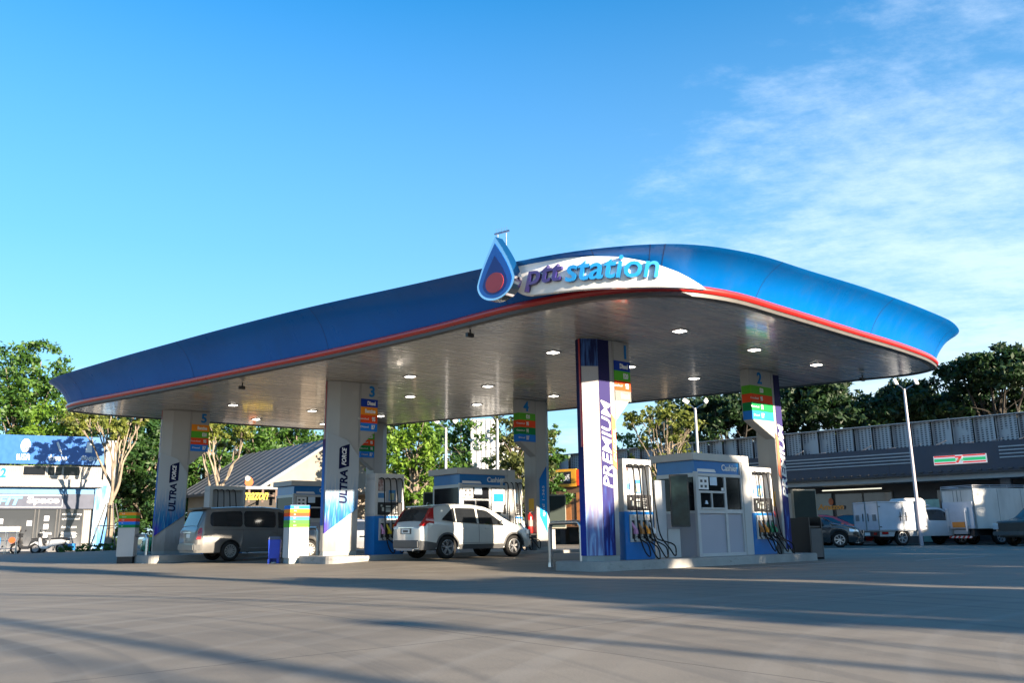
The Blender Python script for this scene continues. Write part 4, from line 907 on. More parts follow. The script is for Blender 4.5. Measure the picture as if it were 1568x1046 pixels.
# generic saloon used for the partly seen cars
def saloon(name, label, loc, rz, paint, group='saloon cars standing round the forecourt'):
    t = thing(name, label, 'car', loc, rz, group)
    c = Car([(0, .78), (.04, .92), (.15, .99), (.6, 1.03), (1.2, 1.36), (1.7, 1.47), (2.2, 1.47), (2.6, 1.38), (3.3, 1.02), (3.6, .97), (4.1, .88), (4.35, .74), (4.45, .5)],
            [(0, .75), (.5, .98), (3.3, .93), (4.1, .78), (4.45, .42)], [(0, .62), (.08, .74), (.35, .83), (1, .86), (3.5, .86), (4.05, .82), (4.3, .70), (4.45, .52)], (.85, 3.5), .32, sill=.22)
    c.body(paint, t); c.under(t, .85)
    for s_ in (-1, 1):
        c.patch(lambda x: ip(c.belt, x)+.02, lambda x: min(ip(c.top, x)-.11, ip(c.belt, x)+.03+max(0, x-.95)*.7), 1.0, 1.72, GLASS, t, 'side_window', side=s_)
        c.patch(lambda x: ip(c.belt, x)+.02, lambda x: min(ip(c.top, x)-.11, ip(c.belt, x)+.03+max(0, 3.05-x)*.55), 1.78, 3.02, GLASS, t, 'side_window', side=s_)
        for xc in c.wheels: wheel(t, xc, s_*.75, .32, .2, s_, RIM_, 7, False)
        mb = MB(); rows = []
        for k in range(6):
            q = k/5; x = 3.92+.36*q; rows.append([(x, s_*(c.side(x, .66)+.012), .66), (x, s_*(c.side(x, .78-.05*q)+.012), .79-.07*q)])
        mb.grid(rows); mb.make('headlamp', LAMPC, t, smooth=60)
        mb = MB(); rows = [[(.03+.12*q, s_*(c.side(.05+.12*q, .8)+.01), .72), (.03+.12*q, s_*(c.side(.05+.12*q, .88)+.01), .90)] for q in (0, .5, 1)]; mb.grid(rows); mb.make('tail_lamp', TAIL, t)
        mb = MB(); mb.box(2.78, 2.9, s_*.86-(.0 if s_ > 0 else .16), s_*.86+(.16 if s_ > 0 else 0), .95, 1.07); mb.make('door_mirror', paint, t, bevel=.02)
    c.topglass(2.55, 3.28, .62, GLASS, t, 'windscreen'); c.topglass(.65, 1.2, .6, GLASS, t, 'rear_window')
    mb = MB(); mb.box(4.40, 4.455, -.34, .34, .58, .72); mb.make('grille', BLACK, t); mb = MB(); mb.plate([(0, 0), (0, 0)], 0, 0) if False else mb.box(4.44, 4.462, -.42, .42, .555, .575); mb.box(4.44, 4.468, -.06, .06, .60, .69); mb.make('grille_trim', CHROME, t)
    mb = MB(); mb.box(4.455, 4.47, -.2, .2, .40, .51); mb.make('number_plate', PLATE, t)
    mb = MB(); mb.prism([(4.2, -.72), (4.46, -.5), (4.46, .5), (4.2, .72)], .22, .36); mb.make('lower_grille', BLACK, t)
    return t
CG = mat('car_graphite', (.03, .032, .036), .25, metal=.3, coat=1)
# front of a dark saloon to the right of the black cabinet, nose to the right and towards the camera
P_ = at(1322, 838, 38.0); rz = R(-22); f = Vector((math.cos(rz), math.sin(rz), 0))
saloon('saloon_car', 'dark graphite saloon car with its nose pointing right, beside the black cabinet', (P_.x-f.x*4.4, P_.y-f.y*4.4, 0), rz, CG)
saloon('saloon_car', 'red car whose roof shows above the dark graphite saloon', (at(1270, 838, 42.5).x-2.2, 42.5+.6, 0), R(-12), mat('car_red', (.55, .02, .02), .25, coat=1))
saloon('saloon_car', 'dark blue car behind the nose of the graphite saloon and the pickup', (at(1300, 838, 43.5).x-1.7, 43.5+.8, 0), R(-12), mat('car_navy', (.015, .02, .035), .25, coat=1))
P_ = at(213, 845, 34.5); saloon('taxi_car', 'green and yellow taxi mostly hidden behind the pillar numbered 5', (P_.x+4.2, P_.y+.6, 0), R(172), NG('taxi_two_tone', col=(.02, .25, .10), rough=.25, coat=1).m)
g = NG('taxi_two_tone'); z = g.sep('Object')[2]; g.color(g.mix(g.math('GREATER_THAN', z, .78), (.015, .22, .10), (.75, .50, .02)))
saloon('saloon_car', 'grey car seen in the gap between the pillar numbered 3 and its pump', (at(552, 845, 39).x-2.2, 39, 0), R(20), mat('car_grey', (.22, .23, .25), .25, metal=.3, coat=1))

# white pickup with a cupboard body; rear doors face us, nose to the right
CWH = mat('truck_white', (.44, .46, .48), .35, coat=.4, var=.04)
BOXP = mat('box_panel', (.40, .44, .50), .32, var=.06, coat=.3); BOXE = mat('box_edge', (.20, .22, .22), .5)
P_ = at(1400, 838, 41.2); rz = R(12); f = Vector((math.cos(rz), math.sin(rz), 0))
O_ = Vector((at(1332, 838, 40.6).x, 40.6, 0))
t = thing('box_pickup', 'white pickup carrying a cupboard body with four hinged doors', 'pickup truck', (O_.x, O_.y, 0), rz)
c = Car([(0, .92), (2.2, .92), (2.25, 1.45), (2.4, 1.68), (2.6, 1.74), (3.3, 1.74), (3.55, 1.66), (4.15, 1.22), (4.3, 1.14), (4.9, 1.06), (5.15, .95), (5.25, .6)],
        [(0, .88), (2.2, .9), (2.4, 1.10), (4.2, 1.06), (4.9, .95), (5.25, .45)], [(0, .82), (.05, .86), (4.4, .87), (4.9, .82), (5.15, .7), (5.25, .6)], (1.15, 4.25), .36, sill=.42, tumble=.28)
c.body(CWH, t); c.under(t, .84)
c.patch(lambda x: ip(c.belt, x)+.03, lambda x: min(ip(c.top, x)-.13, ip(c.belt, x)+.06+max(0, 4.02-x)*.75), 2.62, 4.0, GLASS, t, 'side_window'); c.topglass(3.5, 4.15, .65, GLASS, t, 'windscreen')
for s_ in (-1, 1):
    for xc in c.wheels: wheel(t, xc, s_*.76, .36, .22, s_, mat('steel_rim', (.35, .35, .36), .4, metal=.5), 6, False)
    mb = MB(); mb.box(3.82, 3.98, s_*.9-.0*s_, s_*.9+.2*s_, 1.12, 1.36) if s_ > 0 else mb.box(3.82, 3.98, -1.08, -.88, 1.12, 1.36); mb.make('door_mirror', BLACK, t, bevel=.03)
mb = MB(); mb.box(-.06, 2.42, -.96, .96, .66, 1.98); bx = mb.make('cargo_box', BOXP, t, bevel=.015)
mb = MB()
for x in (-.06, 1.17, 1.23, 2.40): mb.box(x-.012, x+.012, -.975, -.96, .68, 1.97)
for z in (.70, 1.92): mb.box(-.06, 2.42, -.972, -.961, z-.012, z+.012)
for y in (-.94, -.03, .03, .94): mb.box(-.075, -.06, y-.012, y+.012, .68, 1.97)
for z in (.70, 1.92): mb.box(-.072, -.061, -.96, .96, z-.012, z+.012)
mb.make('door_seams', BOXE, bx)
mb = MB()
for x in (1.05, 1.35): mb.box(x-.015, x+.015, -.995, -.975, 1.1, 1.5); mb.box(x-.08, x+.08, -.995, -.975, 1.28, 1.31)
for y in (-.2, .2): mb.box(-.10, -.075, y-.015, y+.015, 1.1, 1.45)
for x, z in ((0, .85), (0, 1.75), (2.34, .85), (2.34, 1.75)): mb.box(x-.03, x+.05, -.99, -.974, z-.02, z+.02)
mb.make('door_latches', DGREY, bx)
for y in (-.78, .52):
    mb = MB(); mb.box(-.08, -.061, y, y+.26, 1.12, 1.40); mb.make('side_grille', mat('grille_grey', (.14, .15, .16), .5), bx)
mb = MB(); mb.prism([(1.6, -.6), (2.7, -.7), (2.7, .7), (1.6, .6)], 1.985, 2.14, [(1.7, -.5), (2.55, -.6), (2.55, .6), (1.7, .5)]); mb.make('roof_cooler', WHITE, t, bevel=.03)
mb = MB(); mb.prism([(2.425, -.8), (3.0, -.6), (3.0, .6), (2.425, .8)], 1.78, 2.0, [(2.425, -.75), (2.5, -.5), (2.5, .5), (2.425, .75)]); mb.make('wind_deflector', WHITE, t)
mb = MB(); mb.box(-.12, -.0, -.85, .85, .42, .64); rb = mb.make('rear_step', BLACK, t); 
mb = MB(); mb.box(-.13, -.121, -.30, .10, .46, .60); mb.make('number_plate', PLATE, rb)
for y in (-.82, .6): mb = MB(); mb.box(-.13, -.121, y, y+.22, .49, .60); mb.make('tail_lamp', TAIL, rb)
mb = MB(); mb.box(.1, .42, -.885, -.875, .52, .62); mb.make('side_lamp', TAIL, t)

# tall white box lorry with tail lift
O_ = Vector((at(1475, 838, 40.0).x, 40.0, 0)); rz = R(16)
t = thing('box_lorry', 'tall white box lorry with a raised tail lift and an orange plate', 'lorry', (O_.x, O_.y, 0), rz); t.scale = (.88, .88, .84)
LW = NG('lorry_white', col=(.66, .66, .64), rough=.4, var=.05); nzz = LW.noise(1.2, 5, .6, stretch=(1, 1, .25)); LW.color(LW.ramp(nzz, [(.35, (.36, .36, .35)), (.6, (.50, .50, .48))])); LW = LW.m
mb = MB(); mb.box(0, 4.6, -1.1, 1.1, .85, 2.98); bx = mb.make('cargo_box', LW, t, bevel=.02)
mb = MB(); mb.box(-.02, .0, -1.1, -1.04, .85, 2.98); mb.box(-.02, .0, 1.04, 1.1, .85, 2.98); mb.box(-.02, 0, -1.04, 1.04, 2.9, 2.98); mb.box(-.015, 0, -.03, .03, 2.3, 2.9); mb.box(-.015, 0, -.28, -.25, 2.3, 2.9); mb.box(-.015, 0, .25, .28, 2.3, 2.9); mb.make('rear_frame', BOXE, bx)
mb = MB(); mb.box(1.5, 1.52, -1.108, -1.1, .9, 2.95); mb.box(3.0, 3.02, -1.108, -1.1, .9, 2.95); mb.make('panel_seam', BOXE, bx)
mb = MB()
for z in (3.06, 3.14):
    mb.tube([(0, -1.08, z), (4.6, -1.08, z)], .018, 6); mb.tube([(0, 1.08, z), (4.6, 1.08, z)], .018, 6); mb.tube([(0, -1.08, z), (0, 1.08, z)], .018, 6)
for x in (0, 1.1, 2.2, 3.3, 4.6):
    for y in (-1.08, 1.08): mb.tube([(x, y, 2.98), (x, y, 3.15)], .015, 5)
mb.make('roof_rail', GREYW, t)
mb = MB(); mb.box(-.10, -.03, -1.02, 1.02, .86, 2.28); lf = mb.make('tail_lift', BOXP, t, bevel=.01)
for y in (-.72, .58):
    mb = MB(); mb.box(-.19, -.101, y, y+.16, 1.0, 1.95); mb.box(-.24, -.19, y+.04, y+.12, .7, 1.8); mb.make('lift_arm', ALU, lf)
mb = MB(); mb.box(-.125, -.101, -.42, .42, .92, 1.22); pl = mb.make('orange_plate', mat('lorry_orange', (.62, .22, .03), .5), lf)
text('plate_text', 'TRANSPORT' if False else '', .1, DGREY, pl, (0, 0, 0)) if False else None
mb = MB(); mb.box(-.05, .1, -.45, .45, .58, .80); mb.make('number_plate_bar', GREYW, t)
g = NG('hazard_stripes', col=(.6, .6, .6), rough=.5); s_ = g.sep(); q = g.math('MODULO', g.math('ADD', g.math('ADD', s_[1], s_[2]), 20), .3); g.color(g.mix(g.math('LESS_THAN', q, .15), (.65, .64, .6), (.55, .03, .02)))
mb = MB(); mb.box(-.10, -.02, -.75, .75, .36, .48); mb.make('hazard_bar', g.m, t)
mb = MB(); mb.box(.1, 6.2, -.5, .5, .5, .849); mb.box(-.08, .1, -.95, -.7, .45, .8); mb.box(-.08, .1, .7, .95, .45, .8); mb.make('chassis', BLACK, t)
mb = MB(); mb.prism([(4.7, -1.0), (6.4, -1.0), (6.4, 1.0), (4.7, 1.0)], .6, 2.2, [(4.7, -.95), (6.1, -.9), (6.1, .9), (4.7, .95)]); mb.make('cab', CWH, t, bevel=.06)
for x in (1.5, 5.6):
    for s_ in (-1, 1): wheel(t, x, s_*.9, .42, .28, s_, MATS['steel_rim'], 6, False)

# dark pickup, only its front left corner enters the frame on the right
O_ = at(1556, 838, 36.0); t = thing('dark_pickup', 'dark olive pickup whose bonnet and grille enter the frame at the right', 'pickup truck', (O_.x+.0, O_.y, 0), R(190) + math.pi - R(180))
MB_ = MB()
c = Car([(0, 1.0), (2.0, 1.02), (2.1, 1.7), (3.2, 1.72), (3.9, 1.16), (4.2, 1.10), (5.0, 1.02), (5.1, .9), (5.14, .5)], [(0, .95), (3.9, 1.02), (5.0, .9), (5.14, .45)], [(0, .84), (.1, .88), (4.9, .88), (5.1, .80), (5.14, .76)], (1.0, 4.15), .38, sill=.42)
pn = mat('pickup_olive', (.035, .035, .028), .3, metal=.3, coat=.8)
b_ = c.body(pn, t); b_.data.transform(Matrix.Translation((-5.1, 0, 0)));
mb = MB(); mb.box(.0, .07, -.62, .62, .62, .95); mb.make('grille', BLACK, t); 
for s_ in (-1, 1):
    mb = MB(); mb.box(.0, .085, s_*.74-.12, s_*.74+.12, .68, .92); mb.make('headlamp', LAMPC, t)
    for xc in (-4.1, -.95): wheel(t, xc, s_*.76, .38, .24, s_, MATS['steel_rim'], 6, False)
mb = MB(); mb.box(.02, .16, -.86, .86, .42, .60); mb.make('bumper', DGREY, t, bevel=.03)
mb = MB(); mb.box(-4.9, -.2, -.8, .8, .35, .7); mb.make('underbody', BLACK, t)
t.rotation_euler = (0, 0, R(205)); 

# motor scooters in front of the left shop
def scooter(label, px, Y, rz, paint):
    P_ = at(px, 850, Y); t = thing('motor_scooter', label, 'scooter', (P_.x, P_.y, 0), rz, 'scooters parked before the blue shop')
    for x in (0, 1.25):
        mb = MB(); mb.lathe([(.17, -.04), (.25, -.05), (.28, 0), (.25, .05), (.17, .04)], 20, 'Y', (0, 0, 0)); w_ = mb.make('wheel', RUBBER, t, loc=(x, 0, .28), smooth=40)
        mb = MB(); mb.lathe([(0, .02), (.17, .03), (.18, -.03), (0, -.02)], 16, 'Y'); mb.make('rim', MGREY, w_)
    mb = MB(); pts = [(-.25, .62), (-.1, .50), (.35, .40), (.55, .36), (.62, .26), (.95, .26), (1.08, .40), (1.12, .82), (1.02, .84), (.92, .42), (.62, .40), (.50, .72), (-.1, .74)]
    mb.plate(pts, -.13, .13); mb.make('body', paint, t, bevel=.03)
    mb = MB(); mb.plate([(-.28, .74), (.5, .73), (.52, .80), (.1, .84), (-.3, .83)], -.12, .12); mb.make('seat', BLACK, t, bevel=.02)
    mb = MB(); mb.tube([(1.25, 0, .3), (1.12, 0, .75), (1.04, 0, 1.0)], .03, 8); mb.tube([(1.04, -.33, 1.02), (1.06, 0, 1.0), (1.04, .33, 1.02)], .018, 6); mb.box(1.0, 1.16, -.13, .13, .86, 1.06); mb.make('handlebar', BLACK, t)
    mb = MB(); mb.plate([(.95, .35), (1.30, .56), (1.52, .44), (1.5, .50), (1.28, .64), (1.05, .6)], -.07, .07); mb.make('front_mudguard', paint, t)
    for s_ in (-1, 1):
        mb = MB(); mb.tube([(1.03, s_*.25, 1.02), (.98, s_*.30, 1.18)], .008, 4); mb.box(.95, .98, s_*.30-.05, s_*.30+.05, 1.15, 1.24); mb.make('mirror', BLACK, t)
    mb = MB(); mb.box(-.36, -.30, -.10, .10, .5, .66); mb.make('number_plate', PLATE, t)
    return t
scooter('black motor scooter, left of the silver scooter before the blue shop', 62, 46.0, R(188), mat('scooter_black', (.02, .02, .022), .25, coat=.8))
scooter('silver motor scooter, right of the black scooter before the blue shop', 92, 46.0, R(186), mat('scooter_silver', (.42, .43, .45), .3, metal=.3, coat=.5))
# trolley display at the far left
P_ = at(-12, 852, 45.0); t = thing('display_rack', 'metal rack with small red and blue signs at the left edge of the frame', 'rack', (P_.x, P_.y, 0), R(20))
mb = MB()
for x in (0, .5, 1.0): mb.tube([(x, 0, 0), (x, 0, 1.15)], .02, 5); mb.tube([(x, .4, 0), (x, .4, 1.15)], .02, 5)
for z in (.3, .7, 1.1): mb.tube([(0, 0, z), (1.0, 0, z)], .015, 5); mb.tube([(0, .4, z), (1, .4, z)], .015, 5)
mb.make('frame', STEEL, t)
mb = MB(); mb.box(-.25, .30, -.03, -.015, .35, .85); mb.make('blue_sign', BLUE, t)
mb = MB(); mb.lathe([(0, 0), (.15, 0)], 14, 'Y', (.82, -.05, .72)); mb.make('red_sign', REDO, t)
mb = MB(); mb.box(-.4, 1.1, .05, .4, 1.16, 1.42); mb.make('goods', NG('mixed_goods', col=(.5, .4, .32), rough=.6, var=.8, scale=9, col2=(.7, .65, .6)).m, t)

# ------------------------------------------------------------------ left: blue tyre and service shop
BW = NG('corrugated_white', col=(.30, .29, .275), rough=.55, var=.04); s_ = BW.sep(); BW.bump(BW.math('SINE', BW.math('MULTIPLY', s_[0], 42)), .6, .03); BW = BW.m
PLW = mat('wall_white', (.31, .30, .285), .6, var=.05, scale=.8)
P_ = at(165, 845, 50.5); t = thing('service_shop', 'two storey shop with a blue sign band of white tyre and brake symbols', 'shop building', (P_.x, P_.y, 0), R(24)); t.scale = (.64, 1, 1)
E_ = -14
mb = MB(); mb.box(E_, -.9, .0, 8, 0, 4.85); mb.make('shell', BW, t)
mb = MB(); mb.box(-.9, 0, -.25, 8, 0, 6.35); pier = mb.make('corner_pier', PLW, t, bevel=.02)
pg = NG('blue_leaf_print', col=(.3, .5, .8), rough=.5); pg.color(pg.ramp(pg.noise(.9, 4, .6, stretch=(2, 1, .6)), [(.42, (.02, .14, .40)), (.52, (.12, .28, .48)), (.62, (.38, .44, .48))]))
mb = MB(); mb.box(-1.45, -.02, -.262, -.251, 0, 3.75); mb.make('printed_panel', pg.m, t)
mb = MB(); mb.box(E_, -.92, -.35, -.0, 4.9, 6.5); sg = mb.make('sign_band', mat('shop_blue', (.004, .085, .31), .4, var=.1, coat=.2), t)
mb = MB(); mb.box(-2.1, -.93, -.358, -.351, 4.92, 6.48); mb.make('light_panel', mat('shop_light_blue', (.04, .13, .30), .4), sg)
def disc(cx, cz, r0, r1, y, m, par, nm):
    mb = MB(); mb.lathe([(r0, y), (r1, y)], 24, 'Y', (cx, 0, cz)); mb.make(nm, m, par)
for cx in (-13.0, -7.3, -10.2): disc(cx, 5.92, .22, .38, -.362, INKW, sg, 'brake_symbol'); disc(cx, 5.92, .06, .15, -.362, INKW, sg, 'brake_symbol')
mb = MB(); mb.tube([(-4.85, -.37, 6.15), (-4.55, -.37, 5.68)], .09, 6); mb.tube([(-4.52, -.37, 5.65), (-4.4, -.37, 5.5)], .05, 6); mb.make('shock_symbol', INKW, sg)
mb = MB(); mb.plate([(-2.55, 5.6), (-2.0, 5.6), (-2.1, 6.2), (-2.45, 6.2)], -.37, -.365); mb.make('wheel_symbol', INKW, sg)
for cx, w_ in ((-10.3, 'โช้คอัพ'), (-7.3, 'เบรค'), (-4.6, 'ช่วงล่าง'), (-2.0, 'ตั้งศูนย์')): text('sign_text', w_, .5, INKW, sg, (cx-.1, -.372, 5.1), width={'เบรค': 1.0}.get(w_, 1.45), align='CENTER', bold=.01, height=.34)
text('phone_text', '22', .5, BLUE, t, (-8.6, -.02, 4.13), width=.85, height=.55, bold=.02, align='RIGHT')
mb = MB(); mb.box(E_, -.9, -.55, .0, 3.62, 4.05); mb.make('ledge', PLW, t, bevel=.02)
for (x0, x1) in ((-7.3, -5.6), (-5.4, -4.3), (-4.15, -2.9)):
    mb = MB(); mb.box(x0-.08, x1+.08, -.05, -.001, 4.22, 4.85); fr = mb.make('window', PLW, t); mb = MB(); mb.box(x0, x1, -.06, -.051, 4.30, 4.78); mb.make('pane', DGLASS, fr)
    if x0 == -5.4: mb = MB(); mb.box(-4.88, -4.80, -.07, -.061, 4.3, 4.78); mb.make('mullion', PLW, fr)
mb = MB(); mb.box(E_, -1.5, -.12, -.001, 3.25, 3.619); mb.make('blue_soffit_band', mat('sky_blue_band', (.08, .22, .42), .5), t)
mb = MB(); mb.box(E_, -1.46, -.2, -.01, 2.42, 3.249); sb = mb.make('grey_sign_band', mat('slate_grey', (.055, .065, .10), .45), t)
text('shop_text', 'FIT', .6, mat('fit_blue', (.12, .40, .80), .4), sb, (-9.0, -.21, 2.62), shear=.2, width=1.9, height=.46, bold=.02)
text('shop_text', 'Space', .6, INKW, sb, (-6.75, -.21, 2.62), width=2.5, height=.48, bold=.02)
mb = MB()
for a, b in (((-9.5, 2.52), (-4.0, 2.52)), ((-4.0, 2.52), (-4.0, 3.16)), ((-4.0, 3.16), (-9.5, 3.16)), ((-9.5, 3.16), (-9.5, 2.52))): mb.tube([(a[0], -.205, a[1]), (b[0], -.205, b[1])], .02, 4)
mb.make('sign_outline', INKW, sb)
fg = NG('frosted_shop_glass', col=(.24, .25, .27), rough=.15, coat=.3, var=.1); z = fg.sep()[2]; fg.color(fg.ramp(fg.math('ADD', fg.math('MULTIPLY', z, .35), fg.math('MULTIPLY', fg.noise(2.5, 4), .25)), [(.15, (.16, .165, .18)), (.45, (.055, .06, .068)), (.8, (.035, .038, .044))]))
mb = MB(); mb.box(E_, -2.2, -.06, -.002, .12, 2.419); gl = mb.make('shop_window', fg.m, t)
for x in (-6.05, -5.75, -4.35, -4.1, -2.25):
    mb = MB(); mb.box(x-.05, x+.05, -.10, -.061, .12, 2.42); mb.make('mullion', DGREY, t)
for (x, z, w_, b) in ((-3.9, 2.05, 1.5, 'เราเชี่ยวชาญ'), (-3.9, 1.78, 1.4, 'ทุกเรื่องรถยนต์'), (-3.9, 1.35, 1.2, 'ช่วงล่าง เบรค'), (-5.5, 1.0, .9, 'บริการ')): text('window_text', b, .2, INKW, gl, (x, -.066, z), width=w_, height=.16)
for k in range(5):
    mb = MB(); mb.box(-3.9, -2.7+.1*(k % 2), -.066, -.062, 1.1-.07*k, 1.125-.07*k); mb.make('window_text_line', INKW, gl)
for (x, z) in ((-5.3, 1.75), (-5.3, 1.3), (-5.3, .85), (-6.6, 1.5), (-8.8, 1.6)): mb = MB(); mb.box(x, x+.38, -.066, -.062, z, z+.28); mb.make('window_sticker', mat('sticker_white', (.6, .62, .66), .5), gl)
mb = MB(); mb.box(-3.2, -2.6, -.3, -.1, .12, .5); mb.make('door_box', BLUE, t)
mb = MB(); mb.box(E_, .5, -1.6, -.56, 0, .12); struct(mb.make('pavement', CONC)); bpy.data.objects['pavement'].location = (P_.x, P_.y, 0); bpy.data.objects['pavement'].rotation_euler = (0, 0, R(24))

# ------------------------------------------------------------------ gabled cafe behind the van
P_ = at(409, 845, 45.5); t = thing('gabled_cafe', 'cafe with a steep dark metal roof and a plain cream gable wall', 'cafe building', (P_.x, P_.y, 0), ROT)
cream = NG('cream_render', col=(.62, .58, .50), rough=.8); cream.color(cream.ramp(cream.noise(.8, 6, .6, stretch=(1, 1, .4)), [(.3, (.20, .18, .15)), (.7, (.245, .225, .19))]))
mb = MB(); mb.plate([(0, 0), (7.4, 0), (7.4, 3.55), (3.7, 5.95), (0, 3.55)], 0, 12); mb.make('gable_wall', cream.m, t)
RF = NG('standing_seam', col=(.04, .046, .06), rough=.5, metal=.0, var=.15); RF = RF.m
mb = MB()
n_ = Vector((-2.4, 0, 3.7)).normalized()
def slab(x0, z0, x1, z1, th):
    a = [(x0, -.35, z0), (x1, -.35, z1), (x1, 12.3, z1), (x0, 12.3, z0)]; V0 = [mb.bm.verts.new(q) for q in a]; V1 = [mb.bm.verts.new((q[0], q[1], q[2]+th)) for q in a]
    mb.bm.faces.new(V0[::-1]); mb.bm.faces.new(V1)
    for j in range(4): mb.bm.faces.new((V0[j], V0[(j+1) % 4], V1[(j+1) % 4], V1[j]))
slab(-.7, 3.11, 3.7, 5.97, .14); slab(3.7, 5.97, 8.1, 3.11, .14); mb.make('roof', RF, t)
mb = MB()
for k in range(13):
    y = -.3+1.04*k; mb.tube([(-.7, y, 3.28), (3.7, y, 6.13)], .03, 4)
mb.make('roof_seams', mat('seam_light', (.10, .11, .13), .4, metal=.5), t)
mb = MB(); mb.tube([(-.7, -.38, 3.2), (3.7, -.38, 6.06), (8.1, -.38, 3.2)], .09, 4); mb.make('verge_trim', GREYW, t)
mb = MB(); mb.box(.2, 7.2, -.02, -.001, .05, 2.9); mb.box(-.3, 7.7, -.9, -.03, 2.95, 3.1); mb.make('shop_front', mat('cafe_front', (.16, .13, .10), .5), t)
mb = MB(); 
for x in (.1, 2.4, 4.9, 7.1): mb.box(x, x+.25, -.12, -.021, 0, 2.95)
mb.make('front_posts', cream.m, t)
# dark low wing with the cafe sign
P_ = at(335, 845, 43.0); t = thing('cafe_wing', 'low dark brown cafe wing under the glowing yellow sign', 'cafe building', (P_.x, P_.y, 0), R(20))
mb = MB(); mb.box(0, 3.6, 0, 3, 0, 3.05); mb.make('wall', mat('cafe_brown', (.02, .015, .01), .6), t)
mb = MB(); mb.box(-.2, 3.8, -.5, 3.2, 3.05, 3.2); mb.make('flat_roof', MGREY, t)
mb = MB()
for k in range(6): mb.box(-.1+.65*k, .0+.65*k, -.45, -.35, 2.4, 3.04)
mb.box(-.1, 3.4, -.4, -.3, 2.7, 2.78); mb.make('screen_slats', mat('cafe_slat', (.10, .06, .04), .6), t)
P_ = at(361, 766, 40.5); t = thing('cafe_sign', 'yellow lit cafe lettering under an orange bird emblem, left of the third booth', 'sign', P_, R(18))
YEL = mat('sign_yellow', (.50, .36, .03), .4, emit=(1, .75, .12), estr=.05)
text('sign_text', 'Amazon', .6, YEL, t, (0, 0, 0), shear=.3, width=1.45, height=.50, bold=.012, ext=.03)
mb = MB(); mb.tube([(-.1, .06, .2), (1.6, .06, .2)], .03, 6); mb.tube([(.2, .06, .2), (.2, 2.2, .2)], .03, 5); mb.tube([(1.4, .06, .2), (1.4, 2.2, .2)], .03, 5); mb.make('support_rail', BLACK, t)
mb = MB(); mb.plate([(.55+.19*math.cos(R(a)), .80+(.27 if a < 180 else .16)*math.sin(R(a))) for a in range(0, 360, 20)], 0, .08); em_ = mb.make('bird_emblem', mat('emblem_orange', (.45, .09, .015), .4), t)
mb = MB(); mb.plate([(.48+.11*math.cos(R(a)), 1.0+.11*math.sin(R(a))) for a in range(0, 360, 24)], -.02, .06); mb.make('emblem_head', INKW, em_)

# ------------------------------------------------------------------ right: long store, louvred screen above
aF = R(-42.2); P_ = at(1385, 838, 46.0); FO = (P_.x, P_.y, 0)
F2 = lambda x, y, z=0: Vector((FO[0]+x*math.cos(aF)-y*math.sin(aF), FO[1]+x*math.sin(aF)+y*math.cos(aF), z))
t = thing('store_building', 'long low dark store with grey line bands, shaded shopfronts and a pale beam', 'store building', FO, aF)
SLATE = mat('store_slate', (.030, .038, .06), .5, var=.1); PALEB = mat('pale_beam', (.30, .31, .31), .6)
X0, X1 = -34, 16
mb = MB(); mb.box(X0, X1, .9, 10, 0, 3.1); mb.make('back_wall', mat('store_wall', (.07, .07, .075), .7), t)
mb = MB(); mb.box(X0, X1, -1.2, 10, 3.10, 3.36); mb.make('beam', PALEB, t)
mb = MB(); mb.box(X0, X1, -1.32, 10, 3.40, 4.85); fa = mb.make('dark_fascia', SLATE, t)
mb = MB(); mb.box(X0, X1, -1.45, -1.1, 3.36, 3.42); mb.make('gutter_rib', BLACK, t)
mb = MB()
for k in range(110): mb.box(X0+.45*k, X0+.45*k+.2, -1.42, -1.2, 3.50, 3.56)
mb.make('canopy_teeth', DGREY, t)
mb = MB()
for z in (4.02, 4.19, 4.36, 4.53): mb.box(X0, 1.25, -1.36, -1.322, z, z+.055); mb.box(5.3, X1, -1.36, -1.322, z, z+.055)
mb.make('line_bands', mat('band_grey', (.34, .36, .38), .4), fa)
mb = MB()
for k in range(16): mb.box(X0+3.1*k, X0+3.1*k+.02, -1.328, -1.321, 3.45, 4.84)
mb.make('fascia_joint', BLACK, fa)
for x in (-29, -22.6, -12.2, -5.9, 5.0, 10.5):
    mb = MB(); mb.box(x, x+.45, -.6, -.15, 0, 3.1); mb.make('column', mat('store_column', (.11, .11, .12), .6), t)
sgl = NG('shop_glass', col=(.05, .06, .07), rough=.08, coat=.3, var=.3, scale=1.5)
for (x0, x1) in ((-5.4, -.6), (1.6, 6.4), (6.8, 12), (-11.5, -6.2), (-20, -13), (-28, -21)):
    mb = MB(); mb.box(x0, x1, .84, .899, .15, 2.7); wn = mb.make('shop_window', sgl.m, t)
    mb = MB(); 
    for k in range(4): mb.box(x0+(x1-x0)*k/3-.04, x0+(x1-x0)*k/3+.04, .80, .839, .12, 2.74)
    mb.box(x0, x1, .80, .839, 2.70, 2.80); mb.make('window_frame', BLACK, wn)
mb = MB(); mb.box(-3.9, -.7, -.5, -.4, 2.84, 2.90); mb.make('tube_light', mat('tube_glow', (.6, .58, .45), .4, emit=(1, .95, .75), estr=.25), t)
text('wall_text', 'AMAZING' if False else 'ภูเก็ต', .3, DGREY, t, (-.2, .83, 2.2), width=1.2, height=.3) if False else None
# pale glazing with orange lettering
mb = MB(); mb.box(-6.0, -3.9, .70, .78, .5, 2.75); gw = mb.make('pale_window', mat('pale_glass', (.10, .15, .15), .15, coat=.3), t)
text('window_lettering', 'Amazon', .3, mat('lettering_orange', (.65, .26, .03), .4), gw, (-4.75, .69, 1.85), shear=.2, width=1.5, height=.32, bold=.012)
mb = MB(); mb.plate([(-3.95+.14*math.cos(R(a)), 2.3+.2*math.sin(R(a))) for a in range(0, 360, 30)], .68, .695); mb.make('emblem', MATS['emblem_orange'], gw)
